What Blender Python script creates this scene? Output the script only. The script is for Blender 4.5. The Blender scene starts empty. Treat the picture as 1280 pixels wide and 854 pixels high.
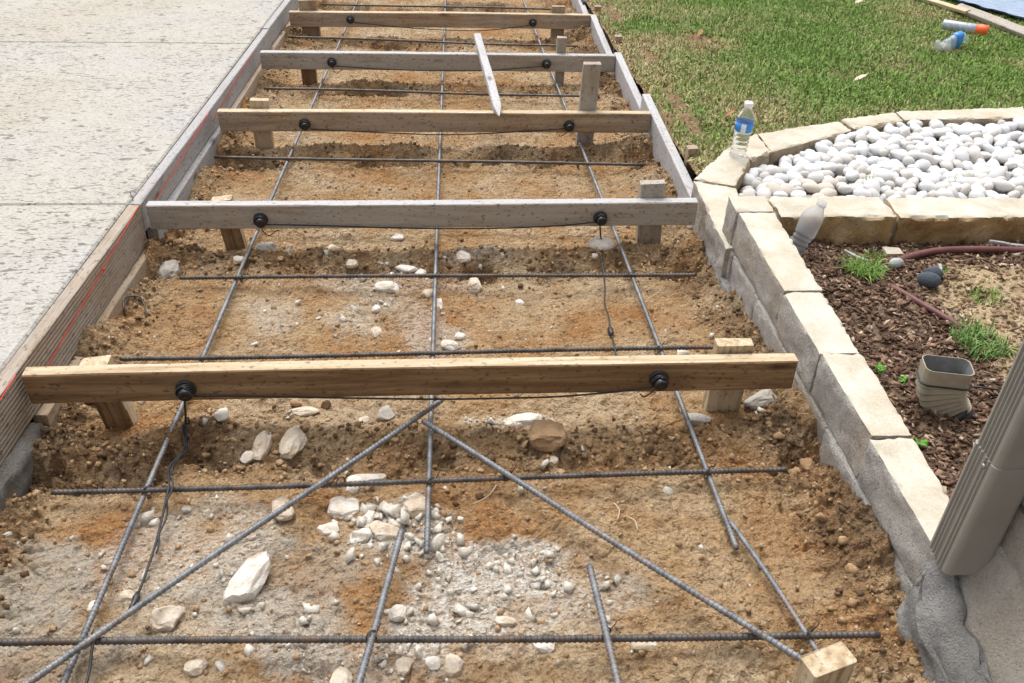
import bpy, bmesh, math, random
import numpy as np
from mathutils import Vector, Matrix

random.seed(7)
rng = np.random.default_rng(11)
R = math.radians
scene = bpy.context.scene
COL = scene.collection

# ------------------------------------------------------------------ camera
CAM = Vector((0.202, -1.730, 1.352))
PITCH, YAW, ROLL = 0.634, 0.079, 0.033
cam_data = bpy.data.cameras.new('camera')
cam = bpy.data.objects.new('camera', cam_data)
COL.objects.link(cam)
fw = Vector((math.sin(YAW) * math.cos(PITCH), math.cos(YAW) * math.cos(PITCH), -math.sin(PITCH)))
rt = Vector((math.cos(YAW), -math.sin(YAW), 0))
up = rt.cross(fw)
r2 = rt * math.cos(ROLL) + up * math.sin(ROLL)
u2 = -rt * math.sin(ROLL) + up * math.cos(ROLL)
cam.matrix_world = Matrix(((r2.x, u2.x, -fw.x, CAM.x), (r2.y, u2.y, -fw.y, CAM.y), (r2.z, u2.z, -fw.z, CAM.z), (0, 0, 0, 1)))
cam_data.sensor_width = 36
cam_data.lens = 1130 / 1280 * 36
cam_data.clip_start = 0.02
cam_data.clip_end = 500
scene.camera = cam

# ------------------------------------------------------------------ light
SUN_EL, SUN_AZ = R(62), R(-14)           # azimuth from +Y towards +X
world = bpy.data.worlds.new('World')
scene.world = world
world.use_nodes = True
wn, wl = world.node_tree.nodes, world.node_tree.links
wn.clear()
sky = wn.new('ShaderNodeTexSky')
sky.sky_type = 'NISHITA'
sky.sun_disc = False
sky.sun_elevation = SUN_EL
sky.sun_rotation = SUN_AZ
sky.dust_density = 4.0
sky.air_density = 1.0
hs = wn.new('ShaderNodeHueSaturation')
hs.inputs['Saturation'].default_value = 0.22
bg = wn.new('ShaderNodeBackground')
bg.inputs['Strength'].default_value = 0.15
wo = wn.new('ShaderNodeOutputWorld')
wl.new(sky.outputs[0], hs.inputs['Color'])
wl.new(hs.outputs[0], bg.inputs['Color'])
wl.new(bg.outputs[0], wo.inputs['Surface'])
sd = bpy.data.lights.new('sun', 'SUN')
sd.energy = 1.5
sd.angle = R(45)
sd.color = (1.0, 0.965, 0.91)
sun = bpy.data.objects.new('sun', sd)
COL.objects.link(sun)
sv = Vector((math.sin(SUN_AZ) * math.cos(SUN_EL), math.cos(SUN_AZ) * math.cos(SUN_EL), math.sin(SUN_EL)))
sun.rotation_euler = (-sv).to_track_quat('-Z', 'Y').to_euler()
scene.view_settings.view_transform = 'Standard'
scene.view_settings.look = 'None'
scene.view_settings.gamma = 1
scene.view_settings.use_curve_mapping = False
scene.view_settings.exposure = 0.62

# ------------------------------------------------------------------ noise
def _hash(ix, iy, iz, seed):
    h = (ix.astype(np.int64) * 374761393 + iy.astype(np.int64) * 668265263 + iz.astype(np.int64) * 2147483647 + seed * 144269) & 0x7fffffff
    h = ((h ^ (h >> 13)) * 1274126177) & 0x7fffffff
    h = ((h ^ (h >> 16)) * 987643) & 0x7fffffff
    return (h & 0xffff) / 65535.0

def vnoise(x, y, z=0.0, seed=0):
    x = np.asarray(x, float); y = np.asarray(y, float); z = np.asarray(z, float) + 0 * x
    ix, iy, iz = np.floor(x), np.floor(y), np.floor(z)
    fx, fy, fz = x - ix, y - iy, z - iz
    fx, fy, fz = [f * f * (3 - 2 * f) for f in (fx, fy, fz)]
    out = 0
    for dx in (0, 1):
        for dy in (0, 1):
            for dz in (0, 1):
                w = (fx if dx else 1 - fx) * (fy if dy else 1 - fy) * (fz if dz else 1 - fz)
                out = out + w * _hash(ix + dx, iy + dy, iz + dz, seed)
    return out * 2 - 1

def fbm(x, y, z=0.0, oct=4, seed=0, gain=0.5):
    s, a, f = 0, 1, 1
    for o in range(oct):
        s = s + a * vnoise(x * f + 17 * o, y * f - 9 * o, np.asarray(z) * f, seed + o)
        a *= gain; f *= 2.03
    return s

def smooth(a, b, x):
    t = np.clip((np.asarray(x, float) - a) / (b - a), 0, 1)
    return t * t * (3 - 2 * t)

# ------------------------------------------------------------------ materials
MATS = {}
class NT:
    def __init__(self, name):
        self.m = bpy.data.materials.new(name)
        self.m.use_nodes = True
        self.n = self.m.node_tree.nodes
        self.l = self.m.node_tree.links
        self.n.clear()
        self.b = self.n.new('ShaderNodeBsdfPrincipled')
        o = self.n.new('ShaderNodeOutputMaterial')
        self.l.new(self.b.outputs[0], o.inputs['Surface'])
        self.b.inputs['Specular IOR Level'].default_value = 0.3
        MATS[name] = self.m
    def set(self, **k):
        for a, v in k.items():
            self.b.inputs[a.replace('_', ' ')].default_value = v
    def coord(self, scale=(1, 1, 1), rand=False, kind='Object'):
        t = self.n.new('ShaderNodeTexCoord')
        mp = self.n.new('ShaderNodeMapping')
        mp.inputs['Scale'].default_value = scale
        self.l.new(t.outputs[kind], mp.inputs['Vector'])
        if rand:
            oi = self.n.new('ShaderNodeObjectInfo')
            mu = self.n.new('ShaderNodeMath'); mu.operation = 'MULTIPLY'; mu.inputs[1].default_value = 50
            self.l.new(oi.outputs['Random'], mu.inputs[0])
            self.l.new(mu.outputs[0], mp.inputs['Location'])
        return mp.outputs[0]
    def noise(self, vec, scale, detail=6, rough=0.6, dist=0.0):
        t = self.n.new('ShaderNodeTexNoise')
        t.inputs['Scale'].default_value = scale
        t.inputs['Detail'].default_value = detail
        t.inputs['Roughness'].default_value = rough
        t.inputs['Distortion'].default_value = dist
        self.l.new(vec, t.inputs['Vector'])
        return t.outputs['Fac']
    def voro(self, vec, scale, feature='F1', out='Distance', rnd=1.0):
        t = self.n.new('ShaderNodeTexVoronoi')
        t.feature = feature
        t.inputs['Scale'].default_value = scale
        t.inputs['Randomness'].default_value = rnd
        self.l.new(vec, t.inputs['Vector'])
        return t.outputs[out]
    def ramp(self, fac, stops, interp='LINEAR'):
        r = self.n.new('ShaderNodeValToRGB')
        r.color_ramp.interpolation = interp
        e = r.color_ramp.elements
        while len(e) < len(stops):
            e.new(0.5)
        for i, (p, c) in enumerate(stops):
            e[i].position = p
            if not isinstance(c, (tuple, list)):
                c = (c, c, c)
            e[i].color = (*c[:3], 1)
        self.l.new(fac, r.inputs[0])
        return r.outputs[0]
    def mix(self, fac, a, b, mode='MIX'):
        m = self.n.new('ShaderNodeMix'); m.data_type = 'RGBA'; m.blend_type = mode
        for i, v in ((0, fac), (6, a), (7, b)):
            if isinstance(v, (int, float)):
                m.inputs[i].default_value = v
            elif isinstance(v, (tuple, list)):
                m.inputs[i].default_value = (*v[:3], 1)
            else:
                self.l.new(v, m.inputs[i])
        return m.outputs[2]
    def math(self, op, a, b=None):
        m = self.n.new('ShaderNodeMath'); m.operation = op
        for i, v in ((0, a), (1, b)):
            if v is None: continue
            if isinstance(v, (int, float)): m.inputs[i].default_value = v
            else: self.l.new(v, m.inputs[i])
        return m.outputs[0]
    def attr(self, name, out='Fac'):
        a = self.n.new('ShaderNodeAttribute'); a.attribute_name = name
        return a.outputs[out]
    def rand(self):
        return self.n.new('ShaderNodeObjectInfo').outputs['Random']
    def color(self, c):
        if isinstance(c, tuple): self.b.inputs['Base Color'].default_value = (*c[:3], 1)
        else: self.l.new(c, self.b.inputs['Base Color'])
    def rough(self, c):
        if isinstance(c, (int, float)): self.b.inputs['Roughness'].default_value = c
        else: self.l.new(c, self.b.inputs['Roughness'])
    def bump(self, h, strength=0.5, dist=0.01):
        b = self.n.new('ShaderNodeBump')
        b.inputs['Strength'].default_value = strength
        b.inputs['Distance'].default_value = dist
        self.l.new(h, b.inputs['Height'])
        self.l.new(b.outputs[0], self.b.inputs['Normal'])

def wood(name, light, mid, dark, grey=None, greyamt=0.0, stain=0.3, ribs=0.0, spots=None):
    m = NT(name)
    v = m.coord((1.2, 22, 22), rand=True)
    g = m.noise(v, 2.2, 8, 0.65, 0.6)
    v2 = m.coord((1.0, 6, 6), rand=True)
    g2 = m.noise(v2, 1.6, 5, 0.6, 1.2)
    c = m.ramp(g, [(0.34, dark), (0.49, mid), (0.62, light)])
    c = m.mix(m.ramp(g2, [(0.42, 0.0), (0.66, stain)]), c, dark)
    if grey is not None:
        v3 = m.coord((2.2, 3.5, 3.5), rand=True)
        gg = m.noise(v3, 2.0, 6, 0.65)
        c = m.mix(m.ramp(gg, [(0.5 - 0.5 * greyamt, 0.0), (0.72 - 0.4 * greyamt, min(1, greyamt + 0.2))]), c, grey)
    # knots
    vk = m.coord((2.6, 8.5, 8.5), rand=True)
    kd = m.voro(vk, 1.0)
    c = m.mix(m.ramp(kd, [(0.05, 0.75), (0.13, 0.0)]), c, tuple(x * 0.35 for x in dark))
    # dirt specks
    vs = m.coord((60, 110, 110), rand=True)
    sp = m.noise(vs, 1.0, 3, 0.6)
    c = m.mix(m.ramp(m.noise(m.coord((5, 14, 14), rand=True), 1.6, 6, .7, .5), [(0.58, 0.0), (0.7, 0.5)]), c, tuple(x * .55 for x in dark))
    c = m.mix(m.ramp(sp, [(0.58, 0.0), (0.68, 0.7)]), c, spots or tuple(x * 0.4 for x in dark))
    m.color(c)
    m.rough(0.8)
    h = m.math('ADD', m.math('MULTIPLY', g, 0.7), m.math('MULTIPLY', sp, -0.5))
    if ribs:
        vr = m.coord((1, 1, 1))
        w = m.n.new('ShaderNodeTexWave'); w.bands_direction = 'Z'; w.wave_type = 'BANDS'
        w.inputs['Scale'].default_value = 26; w.inputs['Distortion'].default_value = 0.6
        m.l.new(vr, w.inputs['Vector'])
        h = m.math('ADD', h, m.math('MULTIPLY', w.outputs['Fac'], ribs))
    m.bump(h, 0.55, 0.004)
    return m.m

wood('wood_brown', (.33, .215, .115), (.25, .153, .076), (.15, .083, .04), stain=.45)
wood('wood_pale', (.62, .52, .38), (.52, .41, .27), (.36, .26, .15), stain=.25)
wood('wood_greyed', (.43, .36, .27), (.34, .275, .20), (.21, .16, .11), grey=(.42, .40, .37), greyamt=.45)
wood('wood_tan', (.45, .33, .21), (.35, .24, .145), (.22, .14, .08), grey=(.40, .36, .31), greyamt=.3)
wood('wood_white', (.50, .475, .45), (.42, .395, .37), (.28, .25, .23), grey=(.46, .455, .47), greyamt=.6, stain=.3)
wood('wood_form_near', (.40, .33, .24), (.33, .26, .185), (.22, .165, .12), grey=(.40, .36, .33), greyamt=.35, ribs=.8)
wood('wood_form_far', (.40, .375, .35), (.33, .305, .28), (.20, .18, .16), grey=(.38, .375, .38), greyamt=.55)
wood('wood_lower', (.52, .40, .27), (.45, .33, .21), (.30, .21, .13), grey=(.45, .42, .38), greyamt=.3)

def m_soil():
    m = NT('soil')
    v = m.coord()
    n1 = m.noise(v, 3.2, 5, 0.62)
    n2 = m.noise(v, 24, 6, 0.72)
    n3 = m.noise(v, 130, 3, 0.7)
    c = m.ramp(n1, [(0.34, (.47, .235, .09)), (0.48, (.55, .36, .19)), (0.64, (.64, .49, .32))])
    c = m.mix(m.ramp(n2, [(0.42, 0.0), (0.68, 0.65)]), c, (.29, .165, .08))
    c = m.mix(m.ramp(n3, [(0.56, 0.0), (0.68, 0.6)]), c, (.64, .52, .36))
    c = m.mix(m.ramp(n3, [(0.28, 0.8), (0.43, 0.0)]), c, (.13, .075, .038))
    # grey dried crust
    gr = m.math('MULTIPLY', m.attr('grey'), m.ramp(n2, [(0.3, 0.5), (0.55, 1.0)]))
    c = m.mix(gr, c, m.mix(n3, (.44, .375, .29), (.60, .535, .44)))
    # white caliche dust and grit
    cal = m.math('MULTIPLY', m.attr('caliche'), m.ramp(m.noise(v, 60, 4, 0.75), [(0.32, 0.15), (0.54, 1.0)]))
    c = m.mix(cal, c, m.mix(m.ramp(n3, [(0.35, 0.0), (0.6, 1.0)]), (.58, .50, .40), (.84, .80, .73)))
    sv = m.voro(v, 85, out='Color')
    d = m.voro(v, 85)
    pick = m.math('MULTIPLY', m.ramp(sv, [(0.72, 0.0), (0.76, 1.0)], 'LINEAR'), m.ramp(d, [(0.22, 1.0), (0.34, 0.0)]))
    c = m.mix(m.math('MULTIPLY', pick, 0.35), c, (.58, .48, .36))
    # damp crumbly earth
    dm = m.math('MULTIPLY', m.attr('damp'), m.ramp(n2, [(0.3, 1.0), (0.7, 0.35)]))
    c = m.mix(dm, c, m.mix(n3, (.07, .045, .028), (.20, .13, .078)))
    m.color(c)
    m.rough(0.95)
    m.set(Specular_IOR_Level=0.15)
    gv = d
    gv2 = m.voro(v, 42)
    h = m.math('ADD', m.math('MULTIPLY', n2, 0.8), m.math('MULTIPLY', n3, 0.85))
    h = m.math('SUBTRACT', h, m.math('ADD', m.math('MULTIPLY', gv, .35), m.math('MULTIPLY', gv2, .6)))
    m.bump(h, 1.0, 0.026)
m_soil()

def m_clod(name, a, b, s=45):
    m = NT(name)
    v = m.coord(rand=False)
    n = m.noise(v, s, 6, 0.7)
    c = m.ramp(n, [(0.35, a), (0.65, b)])
    m.color(c); m.rough(0.95); m.set(Specular_IOR_Level=0.15)
    m.bump(m.noise(v, s * 4, 4, 0.7), 0.8, 0.004)
m_clod('clod', (.30, .18, .09), (.52, .37, .22))
m_clod('clod_dark', (.09, .055, .032), (.22, .14, .08))
m_clod('grit_white', (.50, .44, .36), (.74, .70, .63))
m_clod('mulch_soil', (.115, .075, .05), (.235, .165, .11), 14)
def m_bed():
    m = NT('bed_soil')
    v = m.coord()
    n = m.noise(v, 14, 6, .7); n2 = m.noise(v, 120, 4, .7)
    c = m.ramp(n, [(0.35, (.115, .075, .05)), (0.65, (.235, .165, .11))])
    sc = m.mix(m.ramp(n2, [(0.35, 0.0), (0.62, 1.0)]), (.30, .21, .12), (.52, .41, .26))
    c = m.mix(m.attr('sandy'), c, m.mix(m.ramp(n, [(0.5, 0.0), (0.7, .6)]), sc, (.26, .18, .11)))
    m.color(c); m.rough(.95); m.bump(n2, .9, .010)
m_bed()
m_clod('planter_soil', (.12, .10, .08), (.26, .22, .18), 20)
m_clod('ground', (.16, .12, .07), (.26, .21, .12), 5)

def m_rock(name, base, dirt, amt):
    m = NT(name)
    v = m.coord(rand=True)
    n = m.noise(v, 30, 6, 0.65)
    n2 = m.noise(v, 180, 4, 0.7)
    c = m.mix(m.ramp(n, [(0.42, 0.0), (0.7, amt)]), base, dirt)
    c = m.mix(m.ramp(n2, [(0.3, 0.45), (0.45, 0.0)]), c, tuple(x * .55 for x in dirt))
    m.color(c); m.rough(0.9); m.set(Specular_IOR_Level=0.2)
    m.bump(m.math('ADD', n, m.math('MULTIPLY', n2, .4)), 0.7, 0.008)
m_rock('rock_white', (.74, .70, .64), (.44, .33, .21), .7)
m_rock('rock_cream', (.64, .56, .46), (.38, .27, .16), .85)
m_rock('rock_brown', (.36, .24, .14), (.24, .14, .07), .6)
m_rock('rock_greyish', (.42, .39, .35), (.28, .23, .18), .6)
m_rock('rock_slate', (.085, .10, .125), (.05, .055, .065), .6)
m_rock('rock_pale_grey', (.42, .44, .43), (.30, .31, .30), .4)

def m_pebble():
    m = NT('pebble')
    v = m.coord(rand=True)
    n = m.noise(v, 26, 5, 0.6)
    rr = m.rand()
    base = m.ramp(rr, [(0.0, (.60, .60, .60)), (0.45, (.72, .72, .72)), (0.8, (.66, .665, .69)), (0.93, (.62, .60, .58)), (1.0, (.55, .51, .46))])
    c = m.mix(m.ramp(n, [(0.5, 0.0), (0.72, 0.3)]), base, (.40, .385, .37))
    m.color(c); m.rough(0.65); m.set(Specular_IOR_Level=0.3)
    m.bump(m.noise(v, 90, 4, .6), 0.25, 0.003)
    m = NT('pebble_dirty')
    v = m.coord(rand=True)
    n = m.noise(v, 30, 6, 0.65, .8)
    c = m.mix(m.ramp(n, [(0.4, 0.0), (0.62, 0.75)]), (.72, .68, .62), (.34, .25, .17))
    m.color(c); m.rough(0.7)
    m.bump(m.noise(v, 90, 4, .6), 0.3, 0.003)
m_pebble()

def m_stone(name, cols, dirt, damt, bump=0.6, pits=.4):
    m = NT(name)
    v = m.coord(rand=True)
    n = m.noise(v, 7, 8, 0.65, .4)
    n2 = m.noise(v, 55, 6, 0.7)
    n3 = m.noise(v, 4.0, 5, 0.6, 1.0)
    c = m.ramp(n, [(0.34, cols[0]), (0.5, cols[1]), (0.66, cols[2])])
    c = m.mix(m.ramp(n3, [(0.46, 0.0), (0.66, damt)]), c, dirt)
    c = m.mix(m.ramp(n2, [(0.28, pits), (0.42, 0.0)]), c, tuple(x * .45 for x in cols[0]))
    n4 = m.noise(v, 210, 4, 0.75)
    c = m.mix(m.ramp(n4, [(0.34, pits), (0.47, 0.0)]), c, tuple(x * .42 for x in cols[0]))
    c = m.mix(m.ramp(n4, [(0.56, 0.0), (0.7, .45)]), c, tuple(min(1, x * 1.25) for x in cols[2]))
    m.color(c); m.rough(0.95); m.set(Specular_IOR_Level=0.12)
    m.bump(m.math('ADD', m.math('MULTIPLY', n, .8), m.math('ADD', m.math('MULTIPLY', n2, .6), m.math('MULTIPLY', n4, .5))), bump, 0.016 if bump < .5 else 0.032)
m_stone('lime_top', [(.46, .405, .315), (.56, .515, .43), (.64, .605, .535)], (.52, .40, .25), .35, .35, .25)
m_stone('lime_face_grey', [(.44, .405, .365), (.57, .54, .50), (.68, .65, .61)], (.50, .39, .27), .5, .8, .75)
m_stone('lime_face_tan', [(.42, .32, .205), (.55, .445, .31), (.65, .57, .455)], (.26, .18, .10), .5, .9, .6)
m_stone('lime_face_brown', [(.38, .235, .105), (.54, .37, .18), (.66, .54, .36)], (.20, .13, .07), .6, .7, .6)
m_stone('mortar_grey', [(.31, .305, .295), (.43, .42, .405), (.55, .54, .525)], (.16, .14, .12), .4, .9, .5)
m_stone('mortar_pale', [(.36, .33, .29), (.46, .43, .39), (.55, .52, .48)], (.34, .28, .22), .3, .9, .5)
m_stone('house_stone', [(.50, .445, .38), (.60, .55, .485), (.68, .64, .59)], (.42, .35, .27), .4, .8, .5)
m_stone('concrete_edge', [(.24, .225, .20), (.33, .31, .28), (.42, .40, .37)], (.24, .19, .13), .5, .9, .6)

def m_concrete():
    m = NT('driveway_concrete')
    v = m.coord()
    n = m.noise(v, 0.9, 4, 0.5)
    nb = m.noise(v, 4.5, 6, 0.6)
    c = m.ramp(n, [(0.35, (.41, .40, .38)), (0.5, (.43, .405, .36)), (0.68, (.41, .375, .315))])
    c = m.mix(m.ramp(nb, [(0.45, 0.0), (0.7, 0.35)]), c, (.33, .30, .255))
    v2 = m.coord((1.0, 1.35, 1.0))
    fine = m.noise(v2, 90, 4, 0.6)
    c = m.mix(m.ramp(fine, [(0.36, 0.6), (0.48, 0.0)]), c, (.25, .235, .21))
    c = m.mix(m.ramp(fine, [(0.56, 0.0), (0.7, 0.5)]), c, (.56, .545, .51))
    # dark flecks: leaf bits and pits
    cl = m.noise(v, 2.2, 3, 0.6)
    fl = m.noise(m.coord((1.0, 2.0, 1.0)), 42, 2, 0.5, 0.8)
    fm = m.math('MULTIPLY', m.ramp(fl, [(0.585, 0.0), (0.63, 1.0)]), m.ramp(cl, [(0.34, 0.25), (0.6, 1.0)]))
    c = m.mix(m.math('MULTIPLY', fm, .9), c, (.15, .13, .115))
    fl2 = m.noise(m.coord((1.0, 1.8, 1.0)), 17, 2, 0.5, 0.5)
    c = m.mix(m.math('MULTIPLY', m.ramp(fl2, [(0.64, 0.0), (0.665, 1.0)]), .9), c, (.17, .15, .14))
    m.color(c); m.rough(0.9); m.set(Specular_IOR_Level=0.25)
    m.bump(m.math('SUBTRACT', m.math('MULTIPLY', fine, 0.6), m.math('MULTIPLY', fm, .5)), 0.5, 0.006)
m_concrete()

def m_rebar():
    for nm, a, b, sp in (('rebar', (.045, .042, .042), (.125, .113, .105), .4), ('rebar_sky_sheen', (.11, .115, .125), (.25, .255, .265), .6)):  # second steel is lighter and bluish: sky reflection painted into its colour
        m = NT(nm)
        v = m.coord()
        n = m.noise(v, 28, 6, 0.7)
        c = m.ramp(n, [(0.35, a), (0.62, b)])
        c = m.mix(m.ramp(m.noise(v, 11, 5, .6), [(0.52, 0.0), (0.68, 0.55)]), c, (.20, .115, .06))
        m.color(c); m.set(Metallic=0.35); m.rough(0.5); m.set(Specular_IOR_Level=sp)
m_rebar()

def plain(name, col, rough=0.5, spec=0.4, metal=0.0, var=0.12, scale=40):
    m = NT(name)
    v = m.coord()
    n = m.noise(v, scale, 4, 0.6)
    c = m.ramp(n, [(0.3, tuple(x * (1 - var) for x in col)), (0.7, tuple(min(1, x * (1 + var)) for x in col))])
    m.color(c); m.rough(rough); m.set(Specular_IOR_Level=spec, Metallic=metal)
    return m
plain('black_plastic', (.018, .018, .02), .4, .5)
plain('black_cable', (.022, .022, .024), .5, .4)
plain('red_string', (.55, .07, .045), .8, .2)
plain('chalk_white', (.62, .57, .50), .9, .1, var=.35, scale=150)
plain('cap_white', (.82, .82, .82), .4, .5, var=.03)
plain('blue_label', (.035, .25, .68), .4, .5, var=.08)
plain('white_label', (.72, .76, .80), .5, .4, var=.15, scale=120)
plain('orange_cap', (.85, .11, .012), .4, .5, var=.06)
plain('can_body', (.42, .45, .52), .35, .5, .2, var=.3, scale=60)
plain('steel', (.40, .40, .40), .4, .5, .8)
plain('hose_maroon', (.14, .055, .05), .55, .4, var=.25)
plain('downspout_paint', (.30, .285, .255), .42, .5, var=.07, scale=9)
plain('elbow_paint', (.38, .335, .255), .45, .5, var=.15, scale=30)
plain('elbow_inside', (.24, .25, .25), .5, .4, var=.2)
plain('leaf_dry', (.36, .19, .09), .8, .2, var=.3)
plain('leaf_pale', (.62, .52, .40), .8, .2, var=.2)
plain('weed_leaf', (.10, .30, .03), .6, .3, var=.3)
plain('tie_wire', (.05, .045, .045), .6, .3)

def m_clear(name, col, rough, ior, trans):
    m = NT(name)
    m.set(Transmission_Weight=trans, IOR=ior, Roughness=rough)
    v = m.coord()
    c = m.ramp(m.noise(v, 30, 3, .5), [(0.3, tuple(x * .93 for x in col)), (0.7, col)])
    m.color(c)
m_clear('clear_plastic', (.93, .96, .97), .06, 1.18, .93)
m_clear('frosted_plastic', (.86, .88, .92), .38, 1.12, .78)
m_clear('crumpled_plastic', (.88, .91, .93), .12, 1.25, .6)

def m_grass():
    m = NT('grass_blade')
    c = m.attr('Col', 'Color')
    m.color(c); m.rough(0.65); m.set(Specular_IOR_Level=0.25)
    m.b.inputs['Subsurface Weight'].default_value = 0.0
    m = NT('lawn_soil')
    v = m.coord()
    n = m.noise(v, 5, 6, .6); n2 = m.noise(v, 70, 5, .7)
    c = m.ramp(n2, [(0.35, (.12, .09, .04)), (0.5, (.19, .17, .07)), (0.65, (.26, .22, .11))])
    c = m.mix(m.ramp(n, [(0.5, 0.0), (0.65, .5)]), c, (.24, .17, .09))
    c = m.mix(m.attr('bare'), c, m.ramp(n2, [(0.35, (.12, .07, .038)), (0.65, (.30, .19, .105))]))
    m.color(c); m.rough(.95); m.bump(n2, .8, .012)
m_grass()

def m_tarp():
    m = NT('tarp_blue')
    v = m.coord((1, 1, 1))
    w = m.n.new('ShaderNodeTexWave'); w.inputs['Scale'].default_value = 9; w.inputs['Distortion'].default_value = 3.5
    w.inputs['Detail'].default_value = 1.5; w.inputs['Detail Scale'].default_value = 2.5; w.bands_direction = 'DIAGONAL'
    m.l.new(v, w.inputs['Vector'])
    c = m.mix(w.outputs['Fac'], (.17, .25, .38), (.29, .35, .44))
    m.color(c); m.rough(.45); m.set(Specular_IOR_Level=.4)
    m.bump(w.outputs['Fac'], .5, .01)
m_tarp()

# ------------------------------------------------------------------ object helpers
def link(o, parent=None):
    COL.objects.link(o)
    if parent is not None:
        o.parent = parent
    return o

def tag(o, label=None, cat=None, group=None, kind=None):
    if label: o['label'] = label
    if cat: o['category'] = cat
    if group: o['group'] = group
    if kind: o['kind'] = kind
    return o

def empty(name, loc, label=None, cat=None, group=None):
    o = bpy.data.objects.new(name, None)
    o.location = loc
    o.empty_display_size = 0.05
    link(o)
    return tag(o, label, cat, group)

def mesh_obj(name, verts, faces, mat, parent=None, smooth_=False, origin=None, mat_idx=None):
    v = np.asarray(verts, float)
    off = Vector((0, 0, 0))
    if origin is not None:
        off = Vector(origin)
        v = v - np.array(off)
    me = bpy.data.meshes.new(name)
    me.from_pydata(v.tolist(), [], [list(map(int, f)) for f in faces])
    for mm in (mat if isinstance(mat, (list, tuple)) else [mat]):
        me.materials.append(MATS[mm])
    if mat_idx is not None:
        me.polygons.foreach_set('material_index', np.asarray(mat_idx, np.int32))
    if smooth_:
        me.polygons.foreach_set('use_smooth', np.ones(len(me.polygons), bool))
    me.update()
    o = bpy.data.objects.new(name, me)
    if parent is None:
        o.location = off
    else:
        o.location = off - Vector(parent.location)
    return link(o, parent)

def big_mesh(name, verts, loops, sizes, mat, smooth_=False):
    """fast mesh from numpy arrays"""
    me = bpy.data.meshes.new(name)
    me.vertices.add(len(verts))
    me.vertices.foreach_set('co', np.asarray(verts, np.float32).ravel())
    me.loops.add(len(loops))
    me.loops.foreach_set('vertex_index', np.asarray(loops, np.int32))
    sizes = np.asarray(sizes, np.int32)
    me.polygons.add(len(sizes))
    st = np.concatenate([[0], np.cumsum(sizes)[:-1]]).astype(np.int32)
    me.polygons.foreach_set('loop_start', st)
    try:
        me.polygons.foreach_set('loop_total', sizes)
    except Exception:
        pass
    me.update(calc_edges=True)
    me.validate()
    me.materials.append(MATS[mat])
    if smooth_:
        me.polygons.foreach_set('use_smooth', np.ones(len(me.polygons), bool))
    o = bpy.data.objects.new(name, me)
    return link(o)

def grid_sheet(name, xs, ys, zf, mat, smooth_=True):
    X, Y = np.meshgrid(xs, ys)
    Z = zf(X, Y)
    V = np.stack([X, Y, Z], -1).reshape(-1, 3)
    nx, ny = len(xs), len(ys)
    i = np.arange((ny - 1) * (nx - 1))
    r, c = i // (nx - 1), i % (nx - 1)
    a = r * nx + c
    q = np.stack([a, a + 1, a + nx + 1, a + nx], -1)
    return big_mesh(name, V, q.ravel(), np.full(len(q), 4), mat, smooth_), X.ravel(), Y.ravel()

def set_attr(o, name, vals):
    at = o.data.attributes.new(name, 'FLOAT', 'POINT')
    at.data.foreach_set('value', np.asarray(vals, np.float32))

def board(name, A, B, height, thick, mat, upv=(0, 0, 1), parent=None, warp=0.0015, seed=0, bevel=0.003, seg=None, taper=None, notch=False):
    """sawn timber from A to B: local X length, local Z height, local Y thickness; A, B are centre-line ends"""
    A, B = Vector(A), Vector(B)
    L = (B - A).length
    X = (B - A).normalized()
    Z = Vector(upv); Z = (Z - X * Z.dot(X)).normalized()
    Y = Z.cross(X)
    seg = seg or max(2, int(L / 0.08))
    b = bevel
    hz, hy = height / 2, thick / 2
    prof = [(-hy + b, -hz), (hy - b, -hz), (hy, -hz + b), (hy, hz - b), (hy - b, hz), (-hy + b, hz), (-hy, hz - b), (-hy, -hz + b)]
    verts, faces = [], []
    n = len(prof)
    rg = np.random.default_rng(seed + 100)
    ph = rg.uniform(0, 6, 4)
    for k in range(seg + 1):
        t = k / seg
        x = (t - .5) * L
        wy = warp * math.sin(3.1 * t * 1.7 + ph[0]) ; wz = warp * math.sin(2.6 * t * 2 + ph[1])
        sc = 1.0
        if taper and t > taper: sc = max(0.12, 1 - (t - taper) / (1 - taper))
        for (py, pz) in prof:
            jx = rg.uniform(-.0015, .0015) if k in (0, seg) else 0
            verts.append((x + jx, py * (sc if taper else 1) + wy + rg.uniform(-.0006, .0006), pz * sc + wz + rg.uniform(-.0006, .0006)))
    for k in range(seg):
        for j in range(n):
            a = k * n + j; c = k * n + (j + 1) % n
            faces.append((a, a + n, c + n, c))
    faces.append(list(range(n)))
    faces.append(list(range(seg * n + n - 1, seg * n - 1, -1)))
    me = bpy.data.meshes.new(name)
    me.from_pydata(verts, [], faces)
    me.materials.append(MATS[mat])
    me.update()
    bm = bmesh.new(); bm.from_mesh(me); bmesh.ops.recalc_face_normals(bm, faces=bm.faces); bm.to_mesh(me); bm.free()
    o = bpy.data.objects.new(name, me)
    M = Matrix(((X.x, Y.x, Z.x, 0), (X.y, Y.y, Z.y, 0), (X.z, Y.z, Z.z, 0), (0, 0, 0, 1)))
    M.translation = (A + B) / 2
    link(o)
    if parent is not None:
        o.parent = parent
        M.translation = M.translation - Vector(parent.location)
    o.matrix_local = M
    return o

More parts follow.
